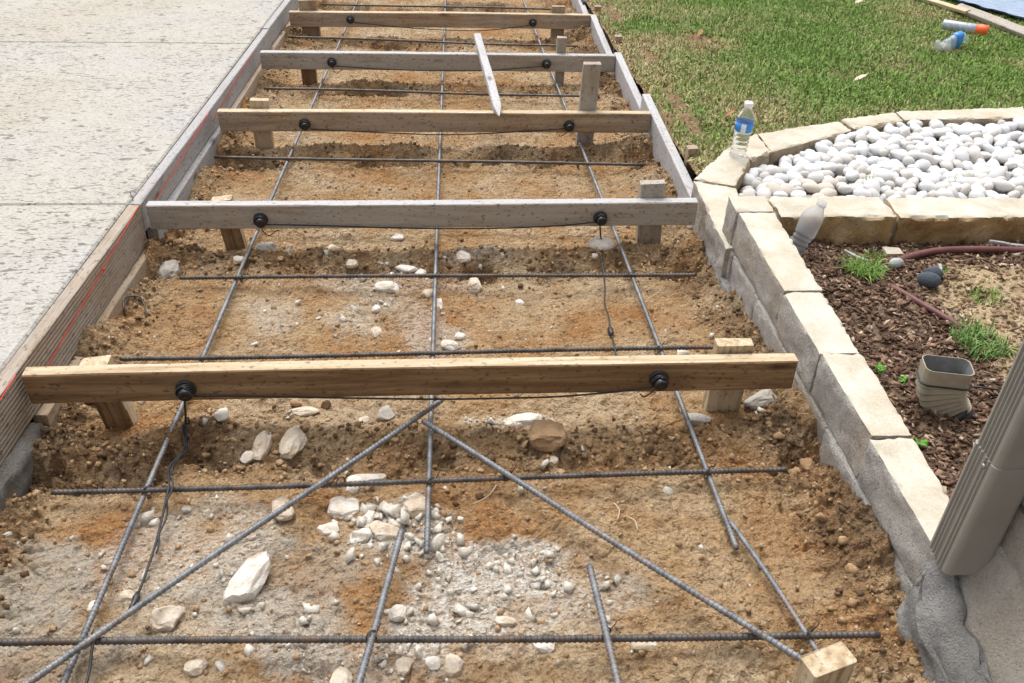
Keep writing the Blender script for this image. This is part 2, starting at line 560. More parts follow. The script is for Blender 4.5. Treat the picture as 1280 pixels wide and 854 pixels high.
def smooth_path(pts, n=8):
    P = [np.array(p, float) for p in pts]
    if len(P) == 2: return P
    out = []
    for i in range(len(P) - 1):
        p0, p1, p2, p3 = P[max(i - 1, 0)], P[i], P[i + 1], P[min(i + 2, len(P) - 1)]
        for k in range(n):
            t = k / n
            out.append(.5 * ((2 * p1) + (-p0 + p2) * t + (2 * p0 - 5 * p1 + 4 * p2 - p3) * t * t + (-p0 + 3 * p1 - 3 * p2 + p3) * t ** 3))
    out.append(P[-1])
    return out

def tube(name, pts, r, mat, parent=None, sides=8, n=8, radii=None, smooth_=True):
    P = smooth_path(pts, n) if radii is None else [np.array(p, float) for p in pts]
    V, F = [], []
    prev = None
    for i, p in enumerate(P):
        d = P[min(i + 1, len(P) - 1)] - P[max(i - 1, 0)]
        d = d / (np.linalg.norm(d) + 1e-12)
        if prev is None:
            ref = np.array([0, 0, 1.0]) if abs(d[2]) < .9 else np.array([1.0, 0, 0])
            u = np.cross(d, ref)
        else:
            u = prev - d * (prev @ d)
        u /= np.linalg.norm(u); prev = u
        w = np.cross(d, u)
        rr = r if radii is None else radii[i]
        for k in range(sides):
            a = 2 * math.pi * k / sides
            V.append(p + rr * (math.cos(a) * u + math.sin(a) * w))
    for i in range(len(P) - 1):
        for k in range(sides):
            a = i * sides + k; b = i * sides + (k + 1) % sides
            F.append((a, b, b + sides, a + sides))
    F.append(list(range(sides))[::-1])
    F.append(list(range((len(P) - 1) * sides, len(P) * sides)))
    o = mesh_obj(name, V, F, mat, parent, smooth_, origin=tuple(P[len(P) // 2]))
    return o

def rebar(name, p0, p1, mat, ribbed=True, r=0.0064, bow=0.004, seed=0, label=None, group=None):
    p0, p1 = np.array(p0, float), np.array(p1, float)
    L = np.linalg.norm(p1 - p0)
    rg = np.random.default_rng(seed)
    a1, a2 = rg.uniform(-1, 1, 2) * bow
    def at(t):
        p = p0 + (p1 - p0) * t
        s = math.sin(math.pi * t * 1.5)
        return p + np.array([a1 * s, a1 * s, a2 * math.sin(math.pi * t * 2.2)])
    pts, rad = [], []
    if ribbed:
        step = 0.0105
        m = int(L / step)
        for k in range(m):
            for q, rr in ((0, .94), (.5, .94), (.6, 1.14), (.85, 1.14)):
                t = (k + q) * step / L
                if t <= 1: pts.append(at(t)); rad.append(r * rr)
        pts.append(p1); rad.append(r)
    else:
        m = 24
        for k in range(m + 1):
            pts.append(at(k / m)); rad.append(r)
    o = tube(name, pts, r, mat, None, 8, 1, rad, smooth_=True)
    return tag(o, label, 'rebar', group)

def lathe(name, prof, origin, axis, mat, parent=None, sides=24, bumps=None, xf=None, closed=True):
    """prof: list of (h, r) along axis from origin"""
    ax = Vector(axis).normalized()
    q = Vector((0, 0, 1)).rotation_difference(ax)
    V, F = [], []
    for i, (h, r) in enumerate(prof):
        for k in range(sides):
            a = 2 * math.pi * k / sides
            p = Vector((r * math.cos(a), r * math.sin(a), h))
            if bumps: p = bumps(p)
            V.append(tuple(q @ p + Vector(origin)))
    for i in range(len(prof) - 1):
        for k in range(sides):
            a = i * sides + k; b = i * sides + (k + 1) % sides
            F.append((a, b, b + sides, a + sides))
    if closed:
        F.append(list(range(sides))[::-1])
        F.append(list(range((len(prof) - 1) * sides, len(prof) * sides)))
    return mesh_obj(name, V, F, mat, parent, True, origin=origin)

def ico(sub=1):
    bm = bmesh.new()
    bmesh.ops.create_icosphere(bm, subdivisions=sub, radius=1)
    bm.verts.ensure_lookup_table()
    V = np.array([v.co[:] for v in bm.verts]); F = np.array([[v.index for v in f.verts] for f in bm.faces])
    bm.free()
    return V, F
ICO0, ICF0 = ico(1)
ICO1, ICF1 = ico(2)
ICO2, ICF2 = ico(3)

def scatter_stuff(name, base_list, F, pos, scl, rot, mat, label, smooth_=False):
    """many small bits joined into one mesh; base_list: list of vertex arrays (same topology)"""
    n = len(pos)
    B = np.stack([base_list[i % len(base_list)] for i in range(n)])
    B = B * scl[:, None, :]
    # random rotation matrices from euler
    cx, sx = np.cos(rot[:, 0]), np.sin(rot[:, 0]); cy, sy = np.cos(rot[:, 1]), np.sin(rot[:, 1]); cz, sz = np.cos(rot[:, 2]), np.sin(rot[:, 2])
    Rm = np.empty((n, 3, 3))
    Rm[:, 0, 0] = cy * cz; Rm[:, 0, 1] = sx * sy * cz - cx * sz; Rm[:, 0, 2] = cx * sy * cz + sx * sz
    Rm[:, 1, 0] = cy * sz; Rm[:, 1, 1] = sx * sy * sz + cx * cz; Rm[:, 1, 2] = cx * sy * sz - sx * cz
    Rm[:, 2, 0] = -sy; Rm[:, 2, 1] = sx * cy; Rm[:, 2, 2] = cx * cy
    V = np.einsum('nij,nkj->nki', Rm, B) + pos[:, None, :]
    k = B.shape[1]
    FF = (F[None] + (np.arange(n) * k)[:, None, None]).reshape(-1)
    o = big_mesh(name, V.reshape(-1, 3), FF, np.full(n * len(F), F.shape[1]), mat, smooth_)
    tag(o, label, None, None, 'stuff')
    return o

# ------------------------------------------------------------------ base ground and soil bed
S0, K = -0.205, 0.078
PITCH_Y = 1.004
NOSE = [0.0, -0.0866, -0.1732, -0.2598, -0.3464]

def edge_left(y):  return -0.80
def wall_x(y):  return 1.11 - 0.022 * np.asarray(y)

def soil_z(x, y):
    x = np.asarray(x, float); y = np.asarray(y, float)
    z = S0 - K * y
    z = z + 0.014 * fbm(x * 2.6, y * 2.6, 0, 3, 3)
    wob = 0.03 * vnoise(x * 5, y * 0.7, 0, 21)
    crumb = np.zeros_like(z) + 0.12
    for i in range(6):
        yb = i * PITCH_Y
        d = y - (yb - 0.135 + wob * 1.4)
        var = smooth(-.4, .75, fbm(x * 4.5 + i * 7, y * 4.0, 0, 2, 40 + i) + .45 * fbm(x * 16, y * 16, 0, 3, 47))
        z = z - (0.006 + 0.046 * var) * np.exp(-(d / 0.05) ** 2)
        z = z + (0.014 + 0.022 * var) * np.exp(-((d - 0.095) / 0.06) ** 2)
        crumb = crumb + (0.35 + .65 * var) * np.exp(-((d - 0.03) / 0.085) ** 2)
    el = smooth(-0.62, -0.80, x); er = smooth(0.90, 1.10, x + 0.02 * y)
    z = z + el * (0.006 + 0.02 * smooth(-.1, .3, y) + 0.026 * fbm(x * 6, y * 5, 0, 3, 8)) + er * (0.045 + 0.03 * fbm(x * 6, y * 5, 0, 3, 9))
    crumb = crumb + 0.9 * el + 0.9 * er
    crumb = np.clip(crumb, 0, 1.25)
    b1 = 1 - np.abs(fbm(x * 22, y * 22, 0, 3, 5)) * 1.5
    b2 = 1 - np.abs(fbm(x * 55, y * 55, 0, 3, 6)) * 1.5
    A = .35 + .65 * smooth(-.45, .5, fbm(x * 3.3, y * 3.3, 0, 3, 16))
    w1 = fbm(x * 6, y * 6, 0, 2, 61) * .5
    cr = np.exp(-(fbm(x * 9 + w1, y * 15 + w1, 0, 3, 62) / .07) ** 2) * smooth(-.1, .4, fbm(x * 4, y * 4, 0, 2, 63))
    cr2 = np.exp(-(fbm(x * 24 + w1, y * 40 + w1, 0, 2, 64) / .13) ** 2) * smooth(-.3, .3, fbm(x * 7, y * 7, 0, 2, 65))
    z = z - .010 * cr - .0055 * cr2
    r1 = 1 - np.abs(fbm(x * 15, y * 15, 0, 3, 17)) * 1.4
    z = z + crumb * (0.013 * b1 + 0.008 * b2) + A * (0.0065 * fbm(x * 11, y * 11, 0, 3, 18) + .006 * r1 + .0045 * b2 * (1 - .5 * crumb)) + 0.0022 * fbm(x * 70, y * 70, 0, 2, 15)
    return z

PATCH = [(.28, -.50, .20, .10, 1.0), (.08, -.36, .14, .12, .9), (.20, -.63, .17, .08, 1.0), (.38, -.62, .12, .09, .7), (-.40, -.42, .17, .16, .6), (-.30, -.34, .14, .10, .55),
         (-.22, -.62, .2, .1, .45), (.04, -.7, .2, .08, .5), (0.0, .62, .22, .2, .42), (.12, .45, .12, .14, .5), (.1, .8, .3, .12, .4), (.2, .95, .3, .06, .4), (-.35, .6, .1, .1, .35), (.35, .04, .12, .04, .6), (.5, -.55, .1, .06, .5)]
GREY = [(-.66, -.50, .13, .16, 1.0), (-.14, -.62, .15, .10, .8), (-.2, -.5, .12, .12, .5), (-.02, -.45, .1, .08, .6), (-.55, -.66, .12, .07, .6)]

def soil_attrs(x, y):
    nz = fbm(x * 9, y * 9, 0, 4, 31)
    nz2 = fbm(x * 5, y * 5, 0, 4, 33)
    cal = np.zeros_like(x); gre = np.zeros_like(x)
    for (px, py, rx, ry, s) in PATCH:
        d = ((x - px) / rx) ** 2 + ((y - py) / ry) ** 2
        cal = np.maximum(cal, s * smooth(1.25, .15, d + nz * .8))
    for (px, py, rx, ry, s) in GREY:
        d = ((x - px) / rx) ** 2 + ((y - py) / ry) ** 2
        gre = np.maximum(gre, s * smooth(1.3, .5, d + nz * .7))
    wob = 0.03 * vnoise(x * 5, y * 0.7, 0, 21)
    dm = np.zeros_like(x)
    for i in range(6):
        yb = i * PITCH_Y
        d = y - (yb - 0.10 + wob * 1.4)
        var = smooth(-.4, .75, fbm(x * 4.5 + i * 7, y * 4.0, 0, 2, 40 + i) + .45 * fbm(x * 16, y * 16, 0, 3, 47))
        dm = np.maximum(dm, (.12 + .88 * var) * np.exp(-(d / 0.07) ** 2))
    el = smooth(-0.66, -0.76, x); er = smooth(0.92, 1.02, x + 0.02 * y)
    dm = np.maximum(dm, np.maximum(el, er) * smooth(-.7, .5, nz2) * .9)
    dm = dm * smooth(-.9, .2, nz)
    return cal, gre, dm

ground, gx, gy = grid_sheet('ground', np.array([-200, -60, -20, -8, 8, 20, 60, 200.]), np.array([-200, -60, -20, -8, 0, 8, 20, 60, 200.]),
                            lambda X, Y: np.where(np.abs(Y) < 300, -0.62 - 0.08 * np.clip(Y, -20, 20), 0), 'ground')
tag(ground, kind='structure')

xs = np.linspace(-0.86, 1.14, 520)
ys = [-1.12]
while ys[-1] < 5.9:
    y = ys[-1]
    ys.append(y + (0.0036 if y < .05 else .0052 if y < 1.1 else 0.0052 + 0.0042 * (y - 1.1)))
soil, sx_, sy_ = grid_sheet('soil', xs, np.array(ys), soil_z, 'soil')
tag(soil, kind='structure')
c_, g_, d_ = soil_attrs(sx_, sy_)
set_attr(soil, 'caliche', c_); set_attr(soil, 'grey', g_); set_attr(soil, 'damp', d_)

def sz(x, y):
    return float(soil_z(np.array([x]), np.array([y]))[0])

# crumbs of earth and grit (uncountable)
def rough_bits(V, n, amp, seed):
    out = []
    for i in range(n):
        d = 1 + amp * fbm(V[:, 0] * 1.3 + 5 * i, V[:, 1] * 1.3, V[:, 2] * 1.3 + seed, 2, seed + i)
        out.append(V * d[:, None])
    return out
bits0 = [ICO0 * (1 + .38 * rng.uniform(-1, 1, (len(ICO0), 1))) * rng.uniform(.75, 1.2, (1, 3)) for _ in range(16)]
JB = np.array([(-1, -1, -1), (1, -1, -1), (1, 1, -1), (-1, 1, -1), (-1, -1, 1), (1, -1, 1), (1, 1, 1), (-1, 1, 1)], float) * .72
JBF = np.array([(0, 3, 2, 1), (4, 5, 6, 7), (0, 1, 5, 4), (1, 2, 6, 5), (2, 3, 7, 6), (3, 0, 4, 7)])
bitsA = [JB * rng.uniform(.55, 1.3, (1, 3)) + rng.uniform(-.38, .38, (8, 3)) for _ in range(24)]
N = 60000
px = rng.uniform(-.80, 1.10, N); py = -1.0 + 5.2 * rng.random(N) ** 1.5
wobn = 0.03 * vnoise(px * 5, py * 0.7, 0, 21)
dd = np.full(N, 9.0)
for i in range(6):
    dd = np.minimum(dd, np.abs(py - (i * PITCH_Y - 0.09 + wobn * 1.4)))
prob = 0.16 + .8 * np.exp(-(dd / .085) ** 2) + .65 * smooth(-.68, -.78, px) + .7 * smooth(.92, 1.03, px + .02 * py)
keep = rng.random(N) < prob * 0.75
px, py = px[keep], py[keep]; n = len(px)
s = 0.0014 + 0.0075 * rng.random(n) ** 4
scl = s[:, None] * rng.uniform(.7, 1.2, (n, 3)) * np.array([1, 1, .8])
pos = np.stack([px, py, soil_z(px, py) + s * .25], -1)
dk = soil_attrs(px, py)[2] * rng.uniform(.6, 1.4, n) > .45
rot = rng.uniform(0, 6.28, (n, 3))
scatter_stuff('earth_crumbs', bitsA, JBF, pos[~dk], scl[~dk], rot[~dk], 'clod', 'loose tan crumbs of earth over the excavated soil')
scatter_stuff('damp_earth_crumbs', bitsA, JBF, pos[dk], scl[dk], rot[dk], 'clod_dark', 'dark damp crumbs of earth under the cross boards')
N = 42000
px = rng.uniform(-.78, 1.05, N); py = rng.uniform(-.95, 1.3, N)
cal = soil_attrs(px, py)[0]
keep = rng.random(N) < .012 + .42 * cal ** 1.6 + .25 * (np.hypot((px - .06) / .14, (py + .36) / .11) < 1)
px, py = px[keep], py[keep]; n = len(px)
s = 0.0016 + 0.0135 * rng.random(n) ** 6 + .009 * (np.hypot((px - .06) / .14, (py + .36) / .11) < 1) * rng.random(n) ** 3
scl = s[:, None] * rng.uniform(.7, 1.3, (n, 3)) * np.array([1, 1, .7])
pos = np.stack([px, py, soil_z(px, py) + s * .2], -1)
scatter_stuff('limestone_grit', bitsA, JBF, pos, scl, rng.uniform(0, 6.28, (n, 3)), 'grit_white', 'fine white limestone grit strewn over the soil')

# ------------------------------------------------------------------ driveway on the left
DK = 0.0845
def drive_z(y): return 0.0015 - DK * y
drive = empty('driveway', (-3.5, 2, drive_z(2)))
tag(drive, kind='structure')
joints = [-4.5, -1.2, 1.012, 3.19, 5.4, 9.0, 14.0]
for k in range(len(joints) - 1):
    y0, y1 = joints[k] + .004, joints[k + 1] - .004
    x0, x1 = -7.0, -0.871
    V, F = [], []
    b = .006
    rows = [(x0 + b, x1 - b, y0 + b, y1 - b, 0), (x0, x1, y0, y1, -b), (x0, x1, y0, y1, -.12)]
    for (a, c, d, e, dz) in rows:
        for (qx, qy) in ((a, d), (c, d), (c, e), (a, e)):
            V.append((qx, qy, drive_z(qy) + dz))
    F.append((0, 1, 2, 3))
    for r in range(2):
        for j in range(4):
            F.append((r * 4 + j, (r + 1) * 4 + j, (r + 1) * 4 + (j + 1) % 4, r * 4 + (j + 1) % 4))
    mesh_obj('concrete_slab', V, F, 'driveway_concrete', drive, False, origin=(-3.5, (y0 + y1) / 2, drive_z((y0 + y1) / 2)))
V, F = [], []
for (xx, yy, zz) in ((-7, -4.5, -.018), (-.872, -4.5, -.018), (-.872, 14, -.018), (-7, 14, -.018)):
    V.append((xx, yy, drive_z(yy) + zz))
mesh_obj('joint_filler', V, [(0, 1, 2, 3)], 'concrete_edge', drive, False, origin=(-3.5, 2, drive_z(2)))

# ------------------------------------------------------------------ left form planks
def sloped(y, off=0): return -0.0866 * y + off
XL = -0.849
o = board('form_plank', (XL, -1.3, sloped(-1.3, -.070)), (XL, 1.000, sloped(1.0, -.070)), .140, .038, 'wood_form_near', seed=1)
tag(o, 'brown ribbed wide plank along the driveway edge beside the nearest cross board', 'plank', 'planks edging the driveway')
o = board('form_plank', (XL, 1.014, sloped(1.014, -.050)), (XL, 3.55, sloped(3.55, -.050)), .100, .038, 'wood_form_far', seed=2)
tag(o, 'pale grey weathered plank along the driveway edge beyond the second cross board', 'plank', 'planks edging the driveway')
o = board('form_plank', (XL, 3.556, sloped(3.556, -.047)), (XL, 6.2, sloped(6.2, -.047)), .100, .038, 'wood_form_far', seed=3)
tag(o, 'far grey plank along the driveway edge at the top of the photo', 'plank', 'planks edging the driveway')
o = board('lower_plank', (-.826, 0.02, sloped(.02, -.205)), (-.826, 1.03, sloped(1.03, -.205)), .120, .036, 'wood_lower', seed=4)
tag(o, 'smooth tan lower plank under the ribbed plank between the first two cross boards', 'plank', 'lower planks at the driveway edge')
o = board('lower_plank', (-.826, 1.05, sloped(1.05, -.165)), (-.826, 2.35, sloped(2.35, -.165)), .120, .036, 'wood_form_far', seed=5)
tag(o, 'pale lower plank beneath the weathered plank beyond the second cross board', 'plank', 'lower planks at the driveway edge')
o = board('lower_plank', (-.826, 2.37, sloped(2.37, -.165)), (-.826, 5.5, sloped(5.5, -.165)), .120, .036, 'wood_lower', seed=6)
tag(o, 'far lower plank under the weathered plank past the third cross board', 'plank', 'lower planks at the driveway edge')

# rough blocks of stone / mortar ------------------------------------------------
def rough_block(name, quad, z0, z1, mats, parent=None, amp=.006, topamp=.002, cell=.011, seed=0, bev=.006, slope=None, jag=0.0, sm=True):
    """quad: 4 footprint corners CCW; mats = [side, top]"""
    q = [np.array(p, float) for p in quad]
    lx = max(np.linalg.norm(q[1] - q[0]), np.linalg.norm(q[2] - q[3])); ly = max(np.linalg.norm(q[3] - q[0]), np.linalg.norm(q[2] - q[1]))
    nx, ny, nz = [max(2, min(90, int(l / cell))) for l in (lx, ly, z1 - z0)]
    idx, V, F, MI = {}, [], [], []
    def vid(i, j, k):
        key = (i, j, k)
        if key not in idx:
            idx[key] = len(V)
            V.append((i / nx, j / ny, k / nz))
        return idx[key]
    for i in range(nx):
        for j in range(ny):
            F.append((vid(i, j, nz), vid(i + 1, j, nz), vid(i + 1, j + 1, nz), vid(i, j + 1, nz))); MI.append(1)
            F.append((vid(i, j, 0), vid(i, j + 1, 0), vid(i + 1, j + 1, 0), vid(i + 1, j, 0))); MI.append(0)
    for i in range(nx):
        for k in range(nz):
            F.append((vid(i, 0, k), vid(i + 1, 0, k), vid(i + 1, 0, k + 1), vid(i, 0, k + 1))); MI.append(0)
            F.append((vid(i, ny, k), vid(i, ny, k + 1), vid(i + 1, ny, k + 1), vid(i + 1, ny, k))); MI.append(0)
    for j in range(ny):
        for k in range(nz):
            F.append((vid(0, j, k), vid(0, j, k + 1), vid(0, j + 1, k + 1), vid(0, j + 1, k))); MI.append(0)
            F.append((vid(nx, j, k), vid(nx, j + 1, k), vid(nx, j + 1, k + 1), vid(nx, j, k + 1))); MI.append(0)
    V = np.array(V)
    s, t, r = V[:, 0], V[:, 1], V[:, 2]
    P = (q[0][None] * ((1 - s) * (1 - t))[:, None] + q[1][None] * (s * (1 - t))[:, None] + q[2][None] * (s * t)[:, None] + q[3][None] * ((1 - s) * t)[:, None])
    zt = np.full(len(V), z1)
    if slope is not None: zt = slope(P[:, 0], P[:, 1])
    Z = z0 + (zt - z0) * r
    # outward normals in footprint
    cen = P.mean(0)
    es, et = (s == 0) * -1.0 + (s == 1) * 1.0, (t == 0) * -1.0 + (t == 1) * 1.0
    dxv = (q[1] - q[0] + q[2] - q[3]); dxv /= np.linalg.norm(dxv); dyv = (q[3] - q[0] + q[2] - q[1]); dyv /= np.linalg.norm(dyv)
    nn = fbm(P[:, 0] * 16 + seed, P[:, 1] * 16, Z * 16, 4, 50 + seed % 7)
    nn2 = fbm(P[:, 0] * 60 + seed, P[:, 1] * 60, Z * 60, 2, 60 + seed % 7)
    d = amp * (nn + .45 * nn2)
    if jag: d = d + jag * np.floor(2.5 * vnoise(P[:, 0] * 9 + seed, P[:, 1] * 9, Z * 9, 77)) * .4
    top = (r == 1)
    ed = (np.abs(es) > 0).astype(float) + (np.abs(et) > 0) + top + (r == 0)
    pull = np.where(ed >= 2, bev * (.15 + 1.3 * np.clip(nn2 + nn * .6, 0, 1)), 0)
    P = P + (dxv[None] * (es * (d - pull))[:, None]) + (dyv[None] * (et * (d - pull))[:, None])
    Z = Z + np.where(top, topamp * (nn + .5 * nn2) - pull, 0)
    ob = mesh_obj(name, np.column_stack([P, Z]), F, mats, parent, sm, origin=(cen[0], cen[1], z0), mat_idx=MI)
    if sm: ob.data.set_sharp_from_angle(angle=R(38))
    return ob

ce = rough_block('slab_edge', [(-.87, -1.3), (-.796, -1.3), (-.80, .0), (-.87, .0)], -.34, -.14, ['concrete_edge', 'concrete_edge'], amp=.006, topamp=.005, cell=.010, seed=3,
                 slope=lambda x, y: -0.0866 * y - .144)
tag(ce, 'rough grey concrete footing showing under the ribbed plank at left', 'footing')

# ------------------------------------------------------------------ limestone retaining wall (near, higher)
rw = empty('retaining_wall', (1.15, .1, -.3), 'cream topped limestone block wall running along the right side of the dug bed', 'wall')
def wq(y0, y1, off0=0.0, x1=1.212):
    return [(float(wall_x(y0)) + off0, y0), (x1, y0), (x1, y1), (float(wall_x(y1)) + off0, y1)]
tops = [-.645, -.30, .008, .292, .742, .850]
for i in range(len(tops) - 1):
    rough_block('stone_block', wq(tops[i] + .0018, tops[i + 1] - .0018, -.004 + .004 * (i % 2)), -.105, .02 + .003 * math.sin(i * 2.1), ['lime_face_grey', 'lime_top'], rw, amp=.0045, topamp=.0022, seed=i * 13 + 1, bev=.005)
low = [-.645, -.42, -.12, .17, .45, .70, .850]
for i in range(len(low) - 1):
    rough_block('stone_block', wq(low[i] + .002, low[i + 1] - .002, -.004 - .004 * (i % 2)), -.232, -.111, ['lime_face_grey', 'lime_face_grey'], rw, amp=.005, seed=i * 7 + 5, bev=.006)
rough_block('mortar', wq(-.64, .845, .006, 1.206), -.30, .008, ['mortar_pale', 'mortar_pale'], rw, amp=.004, seed=91)
rough_block('mortar_footing', wq(-.66, .72, -.028, 1.206), -.46, -.205, ['mortar_grey', 'mortar_grey'], rw, amp=.008, topamp=.006, seed=92, cell=.010)

# ------------------------------------------------------------------ planter ring (lower) and cross wall
pw = empty('planter_wall', (1.6, 1.5, -.4), 'low curved limestone edging around the white pebbles', 'wall')
outer = [(1.068, .72), (1.072, 1.21), (1.26, 1.475), (1.43, 1.635), (1.82, 1.765), (2.09, 1.85), (2.69, 1.91), (3.3, 1.90)]
inner = [(1.20, .74), (1.215, 1.15), (1.335, 1.385), (1.435, 1.455), (1.84, 1.665), (2.09, 1.755), (2.66, 1.785), (3.2, 1.78)]
mats_ring = ['lime_face_tan', 'lime_top']
for i in range(len(outer) - 1):
    a, b, c, d = [np.array(p) for p in (outer[i], outer[i + 1], inner[i + 1], inner[i])]
    e = .002 / max(.05, np.linalg.norm(b - a)); 
    a2, b2, d2, c2 = a + (b - a) * e, b - (b - a) * e, d + (c - d) * e, c - (c - d) * e
    rough_block('stone_block', [a2, d2, c2, b2], -.40, -.10 + .004 * math.sin(i * 1.7), ['lime_face_grey', 'lime_top'] if i == 0 else mats_ring, pw, amp=.007, topamp=.0025, seed=200 + i * 11, bev=.008)
rough_block('stone_block', [(3.2, .85), (3.3, .85), (3.3, 1.77), (3.2, 1.77)], -.40, -.10, mats_ring, pw, seed=290)
cw = empty('cross_wall', (2.0, .78, -.3), 'straight limestone wall with brown stained front between pebbles and mulch bed', 'wall')
cx_ = [1.216, 1.60, 2.10, 2.62, 3.3]
for i in range(4):
    rough_block('stone_block', [(cx_[i] + .004, .705), (cx_[i + 1] - .004, .705), (cx_[i + 1] - .004, .846), (cx_[i] + .004, .846)], -.30, .02 + .003 * math.sin(i * 3 + 1), ['lime_face_brown', 'lime_top'], cw, amp=.010, topamp=.003, seed=310 + i * 7, bev=.009)
rough_block('mortar', [(1.22, .716), (3.28, .716), (3.28, .838), (1.22, .838)], -.32, .008, ['mortar_pale', 'mortar_pale'], cw, amp=.004, seed=93)

# ------------------------------------------------------------------ house corner and downspout
hw = empty('house_wall', (1.5, -2.2, -.3), 'pale stone house wall corner behind the downspout at the lower right', 'wall')
rough_block('wall_core', [(1.195, -5.0), (4.5, -5.0), (4.5, -.615), (1.195, -.615)], -.40, 2.3, ['mortar_pale', 'mortar_pale'], hw, amp=.004, cell=.2, seed=94)
zz = .02
row = 0
while zz < 2.2:
    y1 = -.605 - (0.0 if row % 2 == 0 else .0)
    first = True
    rg = random.Random(row)
    while y1 > -2.4:
        L = rg.uniform(.28, .5) * (.6 if first and row % 2 else 1)
        rough_block('stone_block', [(1.178, y1 - L + .008), (1.24, y1 - L + .008), (1.24, y1), (1.178, y1)], zz, zz + .188, ['house_stone', 'house_stone'], hw, amp=.005, cell=.03, seed=row * 31 + int(-y1 * 10), bev=.007)
        y1 -= L; first = False
    zz += .198; row += 1
mb = rough_block('mortar_base', [(1.083, -2.4), (1.20, -2.4), (1.20, -.648), (1.083, -.655)], -.46, .0, ['mortar_grey', 'house_stone'], hw, amp=.012, topamp=.012, cell=.010, seed=95, bev=.018,
                 slope=lambda x, y: -.11 + (x - 1.083) * 2.0 + .03 * smooth(-.85, -.66, y))
rough_block('broken_mortar', [(1.096, -.668), (1.17, -.668), (1.175, -.60), (1.118, -.63)], -.12, .012, ['mortar_pale', 'mortar_pale'], hw, amp=.006, topamp=.005, cell=.008, seed=96, bev=.010)

rough_block('mortar_smear', [(1.062, -2.4), (1.12, -2.4), (1.125, -.645), (1.068, -.66)], -.46, -.02, ['mortar_grey', 'mortar_grey'], hw, amp=.016, topamp=.014, cell=.009, seed=97, bev=.016,
            slope=lambda x, y: -.055 + (x - 1.062) * .9 + .035 * smooth(-.80, -.66, y) + .03 * fbm(x * 9, y * 9, 0, 2, 98))
def ds_profile(hx, hy, r=.012, ribs=True, g=0.0):
    """rounded rectangle with shallow ribs on the -X and -Y faces, CCW"""
    pts = []
    def corner(cx, cy, a0):
        for k in range(5):
            a = a0 + k * math.pi / 8
            pts.append((cx + r * math.cos(a), cy + r * math.sin(a)))
    corner(hx - r, hy - r, 0)
    corner(-hx + r, hy - r, math.pi / 2)
    # -X face from +y to -y with ribs
    m = 25
    for k in range(1, m):
        y = (hy - r) - (2 * hy - 2 * r) * k / m
        ph = (k / m) * 5
        dx = .0042 * max(0, math.sin(math.pi * 2 * ph / 2)) ** 0.6 if ribs else 0
        dx = .004 * (1 if (ph % 1) < .62 and (ph % 1) > .12 else 0) if ribs else 0
        pts.append((-hx + dx, y))
    corner(-hx + r, -hy + r, math.pi)
    corner(hx - r, -hy + r, 3 * math.pi / 2)
    return [(x + math.copysign(g, x), y + math.copysign(g, y)) for x, y in pts]

def extrude_profile(name, prof, c, z0, z1, mat, parent, smooth_=False, cap=True):
    n = len(prof)
    V = [(c[0] + x, c[1] + y, z0) for x, y in prof] + [(c[0] + x, c[1] + y, z1) for x, y in prof]
    F = [(j, (j + 1) % n, n + (j + 1) % n, n + j) for j in range(n)]
    if cap: F += [list(range(n))[::-1], list(range(n, 2 * n))]
    return mesh_obj(name, V, F, mat, parent, smooth_, origin=(c[0], c[1], z0))
dsc = (1.132, -.664)
ds = empty('downspout', (dsc[0], dsc[1], .05), 'taupe ribbed metal downspout ending above the stone wall at right', 'downspout')
extrude_profile('lower_section', ds_profile(.0385, .036, g=.0022), dsc, .048, .315, 'downspout_paint', ds, cap=True)
extrude_profile('upper_section', ds_profile(.0385, .036), dsc, .29, 2.25, 'downspout_paint', ds, cap=True)
lathe('screw', [(0, .005), (.003, .0045), (.0042, .002)], (dsc[0] - .0405, dsc[1] - .012, .300), (-1, 0, 0), 'steel', ds, 10)
rough_block('strap', [(1.095, -.704), (1.18, -.704), (1.18, -.624), (1.092, -.624)], 1.2, 1.225, ['downspout_paint', 'downspout_paint'], ds, amp=0, topamp=0, bev=.001, cell=.03)

# ------------------------------------------------------------------ mulch bed
def bed_z(x, y):
    z = -.062 + .012 * fbm(x * 4, y * 4, 0, 3, 71) + .006 * fbm(x * 22, y * 22, 0, 3, 72)
    z = z - .035 * smooth(1.36, 1.2, x) * smooth(.3, .7, y) - .012 * smooth(.5, .72, y)
    return z
def sandy(x, y):
    return smooth(1.54, 1.76, x + .30 * (y - .25) + .16 * fbm(x * 6, y * 6, 0, 3, 75)) * smooth(.62, .50, y + .06 * vnoise(x * 9, y * 9, 0, 76))
bed, bx_, by_ = grid_sheet('mulch_bed', np.linspace(1.2, 3.6, 240), np.linspace(-.66, .73, 150), bed_z, 'bed_soil')
tag(bed, kind='structure')
set_attr(bed, 'sandy', sandy(bx_, by_))
BOXV = np.array([(-1, -1, -1), (1, -1, -1), (1, 1, -1), (-1, 1, -1), (-1, -1, 1), (1, -1, 1), (1, 1, 1), (-1, 1, 1)], float)
BOXF = np.array([(0, 3, 2, 1), (4, 5, 6, 7), (0, 1, 5, 4), (1, 2, 6, 5), (2, 3, 7, 6), (3, 0, 4, 7)])
chips = [BOXV * np.array([1, rng.uniform(.7, 1.2), 1]) * (1 + .3 * rng.uniform(-1, 1, (8, 1))) for _ in range(12)]
